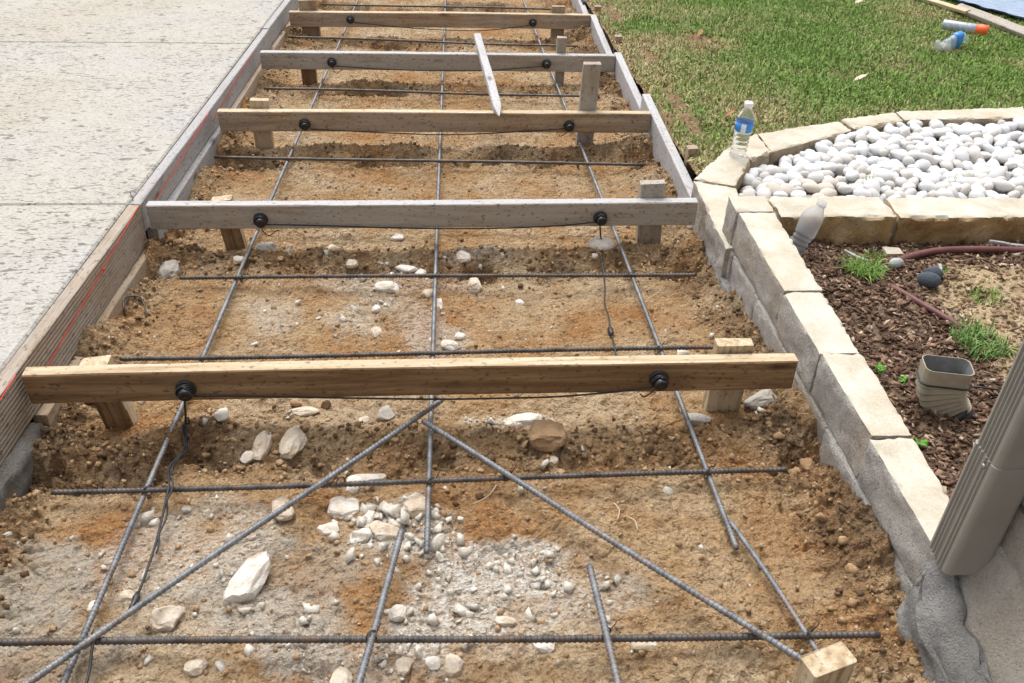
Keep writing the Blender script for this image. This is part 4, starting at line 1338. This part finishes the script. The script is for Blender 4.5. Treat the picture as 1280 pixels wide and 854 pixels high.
tube('connector', [(-.4335, -.535, rz(-.535, .026)), (-.433, -.55, rz(-.55, .026)), (-.433, -.562, rz(-.562, .026)), (-.433, -.585, rz(-.585, .034))], .006, 'black_plastic', dl, 10, 1, radii=[.004, .008, .0065, .004])
dr = empty('feed_cable', (.70, .7, rz(.7, 0)), 'black feed cable with connector dropping from the right light of the second board', 'cable')
path = [(.706, .982, -.155), (.712, .975, -.20), (.722, .985, rz(.985, .05)), (.705, .88, rz(.88, .035)), (.692, .779, rz(.779, .062)), (.690, .70, rz(.70, .03)), (.674, .60, rz(.60, .028)), (.674, .52, rz(.52, .028)), (.667, .438, rz(.438, .028)), (.665, .39, rz(.39, .03)), (.654, .31, rz(.31, .062)), (.655, .22, rz(.22, .035))]
tube('cord', over_soil(path, .005), .0027, 'black_cable', dr, 7, 1)
tube('connector', [(.668, .455, rz(.455, .028)), (.667, .445, rz(.445, .028)), (.667, .425, rz(.425, .028)), (.666, .41, rz(.41, .029))], .006, 'black_plastic', dr, 10, 1, radii=[.004, .009, .0085, .004])

# ------------------------------------------------------------------ red string lines on the left planks
def string(y0, z0, y1, z1, label):
    pts = [(-.8265, y0 + (y1 - y0) * t, z0 + (z1 - z0) * t) for t in (0, .33, .66, 1)]
    o = tube('string_line', pts, .0016, 'red_string', None, 6, 4)
    return tag(o, label, 'string', 'red string lines on the left planks')
string(-1.1, .006, -.004, .001, 'red string line on the ribbed plank in front of the nearest cross board')
s1 = string(.044, -.086, 1.0, -.080, 'red string line on the ribbed plank between first and second cross boards')
k = lathe('knot', [(-.006, .001), (-.003, .004), (.003, .004), (.006, .001)], (-.8235, .60, -.0825), (0, 1, 0), 'red_string', s1, 8)
string(1.05, -.145, 2.0, -.176, 'faint red string line on the weathered plank between second and third cross boards')
string(2.05, -.232, 3.0, -.262, 'faint red string line on the weathered plank between third and fourth cross boards')
nl = lathe('nail', [(0, .0018), (.035, .0018), (.036, .0045), (.038, .0045)], (-.862, 1.05, sloped(1.05, -.002)), (-.1, -.05, 1), 'steel', None, 8)
tag(nl, 'small nail sticking out of the weathered plank at the driveway joint', 'nail')
bw = tube('bent_wire', [(-.775, .545, gz(-.775, .545, .0)), (-.775, .55, rz(.55, .062)), (-.785, .60, rz(.6, .07)), (-.745, .615, rz(.615, .06)), (-.722, .57, rz(.57, .03)), (-.722, .56, gz(-.722, .56, 0))], .003, 'rebar', None, 6, 6)
tag(bw, 'bent wire loop beside the tan lower plank at left', 'wire')

# ------------------------------------------------------------------ stones in the dug soil
ST = [(-0.272,-0.074,0.041,0.078),(-0.195,-0.061,0.057,0.082),(-0.189,0.071,0.075,0.026),(-0.221,0.038,0.030,0.030),(-0.378,0.010,0.032,0.030),(-0.300,-0.103,0.032,0.028),(-0.052,-0.287,0.067,0.056),(-0.189,-0.290,0.045,0.053),(-0.227,-0.499,0.060,0.109),(-0.362,-0.599,0.056,0.043),(-0.012,-0.178,0.089,0.043),(-0.001,-0.371,0.063,0.033),(0.042,-0.365,0.062,0.040),(0.004,-0.318,0.024,0.044),(-0.081,-0.353,0.048,0.029),(0.110,-0.283,0.056,0.060),(-0.282,-0.712,0.040,0.026),(-0.016,-0.738,0.040,0.035),(0.190,-0.715,0.035,0.035),(0.558,-0.693,0.049,0.029),(0.367,-0.672,0.039,0.029),(0.296,-0.614,0.041,0.022),(0.083,-0.595,0.037,0.030),(0.380,0.033,0.096,0.037),(0.423,-0.065,0.093,0.073),(1.014,0.066,0.093,0.040),(0.830,0.005,0.064,0.038),(0.021,0.065,0.046,0.038),(-0.032,0.039,0.027,0.021),(1.065,-0.168,0.038,0.042),(0.100,-0.716,0.032,0.029),(0.152,-0.708,0.029,0.022),(-0.516,-0.554,0.025,0.022),(-0.460,-0.531,0.032,0.022),(0.717,0.985,0.086,0.052),(0.239,0.941,0.050,0.044),(0.270,0.767,0.042,0.053),(0.413,0.673,0.026,0.026),(-0.019,0.773,0.084,0.042),(-0.214,1.0,0.035,0.05),(0.004,1.123,0.047,0.029),(0.188,0.400,0.047,0.033),(-0.032,0.496,0.034,0.039),(0.153,0.648,0.030,0.046),(-0.736,0.882,0.068,0.074),(-0.140,0.912,0.039,0.033),(0.090,0.873,0.038,0.033),(-0.106,0.825,0.032,0.027),(-0.440,1.0,0.064,0.041),(0.044,0.885,0.071,0.027),(0.219,0.444,0.029,0.024),(0.120,0.716,0.036,0.031),(-0.040,0.617,0.025,0.025),(-0.515,0.924,0.040,0.028),(0.440,-0.12,0.028,0.024),(-0.041,-0.214,0.027,0.019)]
SPECIAL = {0: ('upright narrow white stone slab left of the wider slab, under the nearest board', 'rock_cream'),
           1: ('white flat stone slab tapering downward, just below the nearest board', 'rock_cream'),
           2: ('flat pale stone lying above the two upright slabs', 'rock_cream'), 3: ('round pale pebble-like stone above the tapering slab', 'rock_cream'),
           4: ('small white stone right of the left hanging cable', 'rock_white'),
           6: ('rounded white stone at the head of the white rubble cluster', 'rock_white'), 7: ('cream stone just left of the diagonal rebar', 'rock_cream'),
           8: ('long cream stone lying left of centre in the foreground', 'rock_white'), 9: ('flat cream stone between diagonal and nearest crosswise rebar at left', 'rock_cream'),
           10: ('white broken stone beneath the left diagonal rebar', 'rock_white'), 16: ('small cream stone below the nearest crosswise rebar at lower left', 'rock_cream'),
           17: ('cream stone at the bottom edge left of the loose rebar', 'rock_cream'), 18: ('cream stone below the nearest rebar at bottom centre', 'rock_cream'),
           19: ('cream stone under the nearest crosswise rebar right of the short stub', 'rock_cream'),
           23: ('jagged white stone under the middle of the nearest board', 'rock_white'), 24: ('big brown clod-like rock below the nearest board right of centre', 'rock_brown'),
           25: ('pale grey stone behind the right stake of the nearest board', 'rock_greyish'), 26: ('grey lumpy stone left of the right stake of the nearest board', 'rock_greyish'),
           27: ('angular grey stone at the head of the diagonal rebars', 'rock_greyish'), 29: ('brown round stone against the foot of the stone wall', 'rock_brown'),
           34: ('smooth oval white stone under the right light of the second board', 'rock_white'), 38: ('flat white stone cluster piece in the middle of the second bay', 'rock_white'),
           44: ('grey lump of old concrete beside the left plank in the second bay', 'rock_greyish'), 48: ('greyish stone by the left stake of the second board', 'rock_greyish')}
ZONES = [(lambda x, y: y < -.56 and x < -.4, 'small white fragment between the left lengthwise rebar and the nearest crosswise rebar'),
         (lambda x, y: y < -.56 and x < .2, 'small white fragment near the nearest crosswise rebar by the loose short rebar'),
         (lambda x, y: y < -.56, 'small white fragment by the nearest crosswise rebar right of centre'),
         (lambda x, y: -.45 < y < -.25 and x < .2, 'white fragment in the rubble cluster at the upper end of the loose rebar'),
         (lambda x, y: -.25 < y < -.15, 'small white fragment beside the diagonal and second crosswise rebars'),
         (lambda x, y: y < -.05 and x < 0, 'small pale fragment left of the two upright slabs'),
         (lambda x, y: y < .1 and x > .3, 'small pale fragment beside the big brown rock'),
         (lambda x, y: y < .1, 'small grey fragment left of the head of the diagonal rebars'),
         (lambda x, y: y < .56, 'small white fragment just behind the nearest board near the middle rebar'),
         (lambda x, y: y < .76, 'small white fragment in the middle of the second bay below its rebar'),
         (lambda x, y: x < -.3, 'small pale fragment near the left stake of the second board'),
         (lambda x, y: y < .93, 'white fragment along the crosswise rebar of the second bay'),
         (lambda x, y: True, 'white fragment in the dark crumbly band under the second board')]
for k, (x, y, w, h) in enumerate(ST):
    lb, mt = SPECIAL.get(k) or (next(t for f_, t in ZONES if f_(x, y)), 'rock_white' if k % 3 else 'rock_cream')
    rg = np.random.default_rng(900 + k)
    # angular: push vertices of an icosphere onto random planes
    v = ICO1.copy() if w * h < .0015 else ICO2.copy()
    v = np.sign(v) * np.abs(v) ** .72
    for _ in range(14):
        nrm = rg.normal(size=3); nrm /= np.linalg.norm(nrm)
        d = rg.uniform(.72, 1.02)
        t = v @ nrm
        v = v - np.outer(np.maximum(0, t - d), nrm)
    v = v * (1 + .10 * fbm(v[:, 0] * 3.5 + k, v[:, 1] * 3.5, v[:, 2] * 3.5, 3, 910 + k))[:, None]
    if k in (34, 3): v = ICO2.copy() * (1 + .08 * fbm(ICO2[:, 0] + k, ICO2[:, 1], ICO2[:, 2], 2, k))[:, None]
    hgt = min(w, h) * rg.uniform(.35, .5)
    foresh = 1.35 if h > w * .6 else 1.25
    v = v * np.array([w / 2 * 1.12, h / 2 * foresh, hgt])
    a = -.28 if k == 8 else rg.uniform(-.35, .35)
    rm = np.array([[math.cos(a), -math.sin(a), 0], [math.sin(a), math.cos(a), 0], [0, 0, 1]])
    v = v @ rm.T
    z = sz(x, y) + hgt * .3
    v = v + np.array([x, y, z])
    F = ICF1 if w * h < .0015 else ICF2
    o = mesh_obj('limestone_fragment', v, F, mt, None, False, origin=(x, y, z - hgt * .5))
    tag(o, lb, 'stone', 'limestone fragments in the dug soil')

# larger clods of earth in the ridges, too many to count
pos, scl = [], []
rg = np.random.default_rng(77)
for i in range(5):
    for _ in range(420 if i < 2 else 160):
        x = rg.uniform(-.78, 1.06); y = i * PITCH_Y - .08 + rg.normal(0, .06)
        s = rg.uniform(.004, .010) * (1 if rg.random() < .9 else 1.7)
        pos.append((x, y, s)); 
for _ in range(700):
    y = rg.uniform(-.9, 3.5); x = rg.choice([rg.uniform(-.79, -.68), rg.uniform(.96, 1.08)])
    pos.append((x, y, rg.uniform(.004, .010) * (1 if rg.random() < .9 else 1.8)))
pos = np.array(pos); s = pos[:, 2].copy()
pos[:, 2] = soil_z(pos[:, 0], pos[:, 1]) + s * .3
bits1 = []
for i in range(14):
    v = ICO1 * (1 + .16 * rng.uniform(-1, 1, (len(ICO1), 1)))
    for _ in range(7):
        nrm = rng.normal(size=3); nrm /= np.linalg.norm(nrm)
        t_ = v @ nrm
        v = v - np.outer(np.maximum(0, t_ - rng.uniform(.35, .75)), nrm)
    bits1.append(v)
n = len(pos)
scl = s[:, None] * rng.uniform(.7, 1.2, (n, 3))
rot = rng.uniform(0, 6.28, (n, 3))
dk = rng.random(n) < .55
scatter_stuff('earth_clods', bits1, ICF1, pos[~dk], scl[~dk], rot[~dk], 'clod', 'tan lumps of earth along the ridges and edges')
scatter_stuff('damp_earth_clods', bits1, ICF1, pos[dk], scl[dk], rot[dk], 'clod_dark', 'dark lumps of earth along the ridges and edges')

# little dry roots / straws on the soil
for (x, y, L, a, lb) in ((.56, -.36, .05, 1.3, 'pale root left of the right lengthwise rebar, the left one of two'), (.60, -.39, .045, 1.7, 'pale root close to the lower end of the right lengthwise rebar'), (.30, .47, .06, -.3, 'dry straw behind the nearest board right of the middle rebar'), (.24, -.28, .08, .5, 'dry straw beside the right diagonal rebar below the second crosswise bar')):
    z = sz(x, y) + .004
    o = tube('dry_straw', [(x, y, z), (x + L * .5 * math.cos(a), y + L * .5 * math.sin(a), z + .006), (x + L * math.cos(a + .3), y + L * math.sin(a + .3), z + .002)], .0013, 'leaf_pale', None, 5, 4)
    tag(o, lb, 'straw', 'dry straws on the soil')

# ------------------------------------------------------------------ bottles
def bottle_profile(L=.215, r=.032):
    p = [(0, r * .6), (.003, r * .93), (.012, r)]
    h = .016
    for k in range(5):
        p += [(h, r * .98), (h + .006, r * .86), (h + .010, r * .86), (h + .014, r * .97)]
        h += .0165
    p += [(h + .004, r * .99), (h + .046, r * 1.0), (h + .058, r * .98), (h + .075, r * .80), (h + .088, r * .56), (h + .095, r * .42), (h + .103, r * .40)]
    return p, h
p, hb = bottle_profile()
tot = p[-1][0]
bp = (1.288, 1.405, -.0995)
bt = empty('water_bottle', bp, 'clear full water bottle with blue label standing on the curved stone edging', 'bottle')
lathe('body', p, bp, (.03, 0, 1), 'clear_plastic', bt, 32)
def band(name, h0, h1, r, a0, a1, origin, axis, mat, parent, seg=24):
    q = Vector((0, 0, 1)).rotation_difference(Vector(axis).normalized())
    V, F = [], []
    for k in range(seg + 1):
        a = a0 + (a1 - a0) * k / seg
        for (h, rr) in ((h0, r), (h1, r), (h1, r - .0006), (h0, r - .0006)):
            V.append(tuple(q @ Vector((rr * math.cos(a), rr * math.sin(a), h)) + Vector(origin)))
    for k in range(seg):
        for j in range(4):
            F.append((k * 4 + j, k * 4 + (j + 1) % 4, (k + 1) * 4 + (j + 1) % 4, (k + 1) * 4 + j))
    return mesh_obj(name, V, F, mat, parent, True, origin=origin)
face = math.atan2(CAM.y - bp[1], CAM.x - bp[0])
lab = band('label_band', hb + .010, hb + .044, .0330, face + .28, face + 2 * math.pi - .28, bp, (.03, 0, 1), 'blue_label', bt, 36)
band('label_panel', hb + .010, hb + .044, .0330, face - .28, face + .28, bp, (.03, 0, 1), 'white_label', bt, 8)
band('label_edge', hb + .0045, hb + .0098, .0331, 0, 2 * math.pi, bp, (.03, 0, 1), 'white_label', bt, 36)
lathe('cap', [(tot - .004, .0155), (tot - .003, .0165), (tot + .012, .0165), (tot + .0145, .015), (tot + .0147, .002)], bp, (.03, 0, 1), 'cap_white', bt, 24)
b2p = (1.248, .640, -.088); ax2 = (.36, .10, .93)
b2 = empty('water_bottle', b2p, 'frosted empty plastic bottle leaning in the corner of the stone walls', 'bottle')
def dent(pv):
    s_ = 1 + .08 * math.sin(pv.z * 55) * math.sin(3 * math.atan2(pv.y, pv.x)) - .10 * math.exp(-((pv.z - .075) / .02) ** 2)
    return Vector((pv.x * s_, pv.y * s_, pv.z))
lathe('body', [(h * .93, r * 1.06) for h, r in p], b2p, ax2, 'frosted_plastic', b2, 28, bumps=dent)
lathe('neck_ring', [(tot * .93 - .002, .0135), (tot * .93 + .002, .0155), (tot * .93 + .010, .0150), (tot * .93 + .016, .013), (tot * .93 + .016, .004)], b2p, ax2, 'frosted_plastic', b2, 20)

def lz(x, y): return float(lawn_base(np.array([x]), np.array([y]))[0])
cp = Vector((3.225, 3.735, lz(3.225, 3.735) + .043))
cax = Vector((.235, -.135, 0)).normalized()
can = empty('spray_can', cp, 'silver blue spray can with orange cap lying on the lawn', 'can')
lathe('can_body', [(0, .026), (.002, .031), (.006, .0325), (.185, .0325), (.195, .029)], cp, cax, 'can_body', can, 28)
lathe('cap', [(.190, .031), (.192, .036), (.252, .036), (.258, .033), (.2585, .022), (.246, .017), (.222, .013), (.222, .003)], cp, cax, 'orange_cap', can, 28)
kp = Vector((2.955, 3.235, lz(2.955, 3.235) + .030))
kax = Vector((.245, .11, .02)).normalized()
def crumple(pv):
    s_ = 1 + .35 * float(fbm(np.array([pv.x * 40]), np.array([pv.y * 40]), np.array([pv.z * 30]), 2, 5)[0])
    tw = pv.z * 3
    x_, y_ = pv.x * s_ * 1.15, pv.y * s_ * .75
    return Vector((x_ * math.cos(tw) - y_ * math.sin(tw) + .012 * math.sin(pv.z * 28), x_ * math.sin(tw) + y_ * math.cos(tw), pv.z))
kr = empty('crushed_bottle', kp, 'crushed clear plastic bottle with blue label on the lawn beside the spray can', 'bottle')
lathe('body', [(h * 1.18, r * 1.15) for h, r in p], kp, kax, 'crumpled_plastic', kr, 20, bumps=crumple)
lathe('label_band', [(.125, .039), (.126, .0405), (.175, .0405), (.176, .039)], kp, kax, 'blue_label', kr, 20, bumps=crumple)

# ------------------------------------------------------------------ lath, plank, tarp, litter on the lawn
o = board('timber_lath', (3.42, 5.15, lz(3.42, 5.15) + .045), (3.59, 4.13, lz(3.59, 4.13) + .045), .040, .022, 'wood_pale', upv=(1, 0, .25), seed=120)
tag(o, 'thin tan timber lath on the lawn reaching the top edge of the photo', 'lath')
o = board('timber_plank', (3.605, 4.30, lz(3.605, 4.30) + .040), (3.70, 3.05, lz(3.70, 3.05) + .040), .062, .030, 'wood_greyed', upv=(1, 0, .45), seed=121)
tag(o, 'grey plank lying on the lawn at the right edge of the photo', 'plank')
def tz(X, Y): return lawn_base(X, Y) + .05 + .008 * fbm(X * 5, Y * 5, 0, 3, 130)
xs_ = np.linspace(0, 1, 40)
X, Y = np.meshgrid(xs_, xs_)
TA, TB, TC, TD = np.array([3.52, 5.40]), np.array([3.70, 4.42]), np.array([4.22, 3.25]), np.array([6.2, 5.2])
# quad: A(far left) B(near left) C(near right) D(far right)
PX = TA[0] * (1 - X) * Y + TB[0] * (1 - X) * (1 - Y) + TC[0] * X * (1 - Y) + TD[0] * X * Y
PY = TA[1] * (1 - X) * Y + TB[1] * (1 - X) * (1 - Y) + TC[1] * X * (1 - Y) + TD[1] * X * Y
PZ = tz(PX, PY)
nT = 40
V = np.concatenate([np.stack([PX, PY, PZ], -1).reshape(-1, 3), np.stack([PX, PY, PZ - .008], -1).reshape(-1, 3)])
F = []
for r in range(nT - 1):
    for c in range(nT - 1):
        a = r * nT + c
        F.append((a, a + 1, a + nT + 1, a + nT)); F.append((a + nT * nT, a + nT + nT * nT, a + nT + 1 + nT * nT, a + 1 + nT * nT))
o = mesh_obj('plastic_sheet', V, F, 'tarp_blue', None, True, origin=(4.2, 4.6, lz(4.2, 4.6)))
tag(o, 'pale blue rippled sheet at the upper right corner beyond the grass', 'sheet')
for (x, y, L, a, mt, lb) in ((2.285, 2.66, .085, .2, 'leaf_pale', 'pale dry leaf on the grass right of the water bottle'),
                             (1.42, 1.98, .06, .4, 'leaf_dry', 'brown dry leaf in the grass just behind the water bottle'),
                             (1.66, 3.52, .07, .9, 'leaf_dry', 'orange brown clod-like leaf on the bare patch of lawn'),
                             (1.72, 3.40, .06, -.5, 'leaf_dry', 'curled brown leaf at the right of the bare lawn patch'),
                             (3.02, 4.52, .10, .3, 'leaf_pale', 'whitish scrap on the grass near the top edge of the photo')):
    V, F = leaf_mesh((x, y, lz(x, y) + .03), L, a, -.35)
    o = mesh_obj('litter_leaf', V, F, mt, None, False, origin=(x, y, lz(x, y) + .02))
    tag(o, lb, 'leaf')
bp_ = tube('black_pipe', [(1.135, 4.55, -.44), (1.135, 4.75, -.42), (1.14, 5.1, -.44), (1.14, 5.5, -.50)], .03, 'black_plastic', None, 12, 6)
tag(bp_, 'black plastic pipe beside the farthest lawn-edge board at the top', 'pipe')

# ------------------------------------------------------------------ things in the mulch bed
def bz(x, y): return float(bed_z(np.array([x]), np.array([y]))[0])
o = tube('garden_hose', [(1.555, .560, bz(1.555, .56) + .004), (1.60, .59, bz(1.6, .59) + .012), (1.704, .619, bz(1.7, .62) + .016), (1.863, .628, bz(1.86, .63) + .018), (2.1, .62, bz(2.1, .62) + .016), (2.6, .60, bz(2.6, .6) + .016)], .011, 'hose_maroon', None, 12, 8)
tag(o, 'maroon hose running to the right along the brown stained wall', 'hose')
o = tube('buried_hose', [(1.475, .43, bz(1.475, .43) - .004), (1.486, .405, bz(1.486, .405) + .003), (1.521, .317, bz(1.521, .317) + .009), (1.577, .211, bz(1.577, .211) + .006), (1.60, .17, bz(1.6, .17) - .010)], .009, 'hose_maroon', None, 10, 8)
tag(o, 'reddish brown hose piece half buried in the mulch in the middle of the bed', 'hose')
def smooth_stone(name, c, s, rotz, mat, label, seed):
    v = ICO2 * (1 + .10 * fbm(ICO2[:, 0] * 1.1 + seed, ICO2[:, 1] * 1.1, ICO2[:, 2] * 1.1, 2, seed))[:, None] * np.array(s)
    a = rotz
    rm = np.array([[math.cos(a), -math.sin(a), 0], [math.sin(a), math.cos(a), 0], [0, 0, 1]])
    v = v @ rm.T + np.array(c)
    o = mesh_obj(name, v, ICF2, mat, None, True, origin=(c[0], c[1], c[2] - s[2]))
    return tag(o, label, 'stone', 'stones in the mulch bed')
smooth_stone('river_stone', (1.590, .430, bz(1.59, .43) + .022), (.034, .027, .024), -.5, 'rock_slate', 'larger dark slate blue stone of the touching pair in the mulch', 5)
smooth_stone('river_stone', (1.625, .474, bz(1.625, .474) + .020), (.026, .022, .020), -.3, 'rock_slate', 'smaller dark slate stone behind its bigger twin in the mulch', 6)
smooth_stone('river_stone', (1.536, .535, bz(1.536, .535) + .012), (.027, .017, .016), .5, 'rock_pale_grey', 'smooth pale grey stone near the hose end', 7)
rough_block('stone_chip', [(1.545, .615), (1.605, .615), (1.60, .655), (1.548, .66)], bz(1.57, .635) - .01, bz(1.57, .635) + .022, ['rock_cream', 'lime_top'], None, amp=.004, cell=.012, seed=410, bev=.004)
tag(bpy.data.objects['stone_chip'], 'square cream stone chip in the mulch near the hose', 'stone', 'stones in the mulch bed')
for (x, y, L, a, lb) in ((1.95, .66, .05, -.3, 'grey bark piece by the foot of the brown stained wall'), (1.66, .50, .03, 1.2, 'short pale stick beside the dark round stones'), (1.44, .60, .04, -.9, 'thin pale stick near the leaning frosted bottle')):
    o = board('bark_stick', (x - L * math.cos(a), y - L * math.sin(a), bz(x, y) + .012), (x + L * math.cos(a), y + L * math.sin(a), bz(x, y) + .012), .012, .009, 'wood_white', seed=int(x * 100), seg=3, bevel=.002)
    tag(o, lb, 'stick')

# gutter elbow standing in the bed
ec = Vector((1.368, -.118, 0)); zb = bz(1.37, -.15)
el = empty('gutter_elbow', (ec.x, ec.y, zb), 'beige pleated gutter elbow standing open end up in the mulch bed', 'elbow')
def rr_prof(hx, hy, r, m=6):
    pts = []
    for (cx, cy, a0) in ((hx - r, hy - r, 0), (-hx + r, hy - r, 90), (-hx + r, -hy + r, 180), (hx - r, -hy + r, 270)):
        for k in range(m + 1):
            a = R(a0 + 90 * k / m); pts.append((cx + r * math.cos(a), cy + r * math.sin(a)))
    return pts
PR = rr_prof(.056, .034, .018)
def sweep(name, frames, prof, mat, parent, scale=None, flute=0.0):
    V, F = [], []
    n = len(prof)
    for k, (c, xv, yv) in enumerate(frames):
        s_ = 1 if scale is None else scale[k]
        for j, (a, b) in enumerate(prof):
            fl = 1 + flute * math.sin(j * 2.2)
            V.append(tuple(c + xv * (a * s_ * fl) + yv * (b * s_ * fl)))
    for k in range(len(frames) - 1):
        for j in range(n):
            F.append((k * n + j, k * n + (j + 1) % n, (k + 1) * n + (j + 1) % n, (k + 1) * n + j))
    o = mesh_obj(name, V, F, mat, parent, False, origin=tuple(frames[0][0]))
    return o
yawE = R(-12)
xv = Vector((math.cos(yawE), math.sin(yawE), 0))
yv0 = Vector((-math.sin(yawE), math.cos(yawE), 0))
top = Vector((1.368, -.105, .066))
frames, scl_ = [], []
tilt0 = .10
# straight collar
dwn = Vector((0, 0, -1))
for k in range(4):
    frames.append((top + dwn * (.012 * k), xv, yv0)); scl_.append(1.0 - .01 * k)
# pleated bend: rotates towards +X (right) and -Y
pos_ = top + dwn * .036
bendax = Vector((-.25, -1, 0)).normalized()
angb = 0
for k in range(24):
    angb += R(2.2)
    Rm = Matrix.Rotation(angb, 3, bendax)
    dvec = Rm @ dwn
    pos_ = pos_ + dvec * .0052
    frames.append((pos_.copy(), Rm @ xv, Rm @ yv0)); scl_.append(.97 - .007 * k + (.05 if k % 3 == 1 else -.045 if k % 3 == 2 else 0))
sh = sweep('shell', frames, PR, 'elbow_paint', el, scl_, flute=.006)
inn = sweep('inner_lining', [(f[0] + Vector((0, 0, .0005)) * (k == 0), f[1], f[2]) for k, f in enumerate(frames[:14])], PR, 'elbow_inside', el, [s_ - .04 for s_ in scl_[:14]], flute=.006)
# rim between shell and lining
n = len(PR); V, F = [], []
for (sc_) in (scl_[0], scl_[0] - .04):
    for (a, b) in PR:
        V.append(tuple(top + xv * (a * sc_) + yv0 * (b * sc_) + Vector((0, 0, .0008))))
for j in range(n):
    F.append((j, (j + 1) % n, n + (j + 1) % n, n + j))
mesh_obj('rim', V, F, 'elbow_paint', el, False, origin=tuple(top))
zt_ = [tuple(frames[4][0] + xv * (a * 1.03) + yv0 * (b * 1.05)) for a, b in PR] 
tube('zip_tie', zt_ + [zt_[0]], .0022, 'black_plastic', el, 6, 1, radii=[.0022] * (len(zt_) + 1))
tail0 = frames[4][0] + xv * .056
tube('zip_tie_tail', [tuple(tail0 + yv0 * -.02), tuple(tail0 + Vector((.03, -.03, .004))), tuple(tail0 + Vector((.075, -.035, -.002)))], .0022, 'black_plastic', el, 6, 5)
dp0 = frames[-3][0]; dpd = (frames[-1][0] - frames[-4][0]).normalized()
dp0 = dp0 - dpd * .01
pp, rad = [], []
for k in range(34):
    pp.append(tuple(dp0 + dpd * (.005 * k) + Vector((0, 0, -.0006 * k)))); rad.append(.046 if k % 3 else .040)
dpipe = tube('drain_pipe', pp, .045, 'black_plastic', None, 20, 1, radii=rad)
tag(dpipe, 'black corrugated drain pipe joined to the gutter elbow beside the downspout', 'pipe')
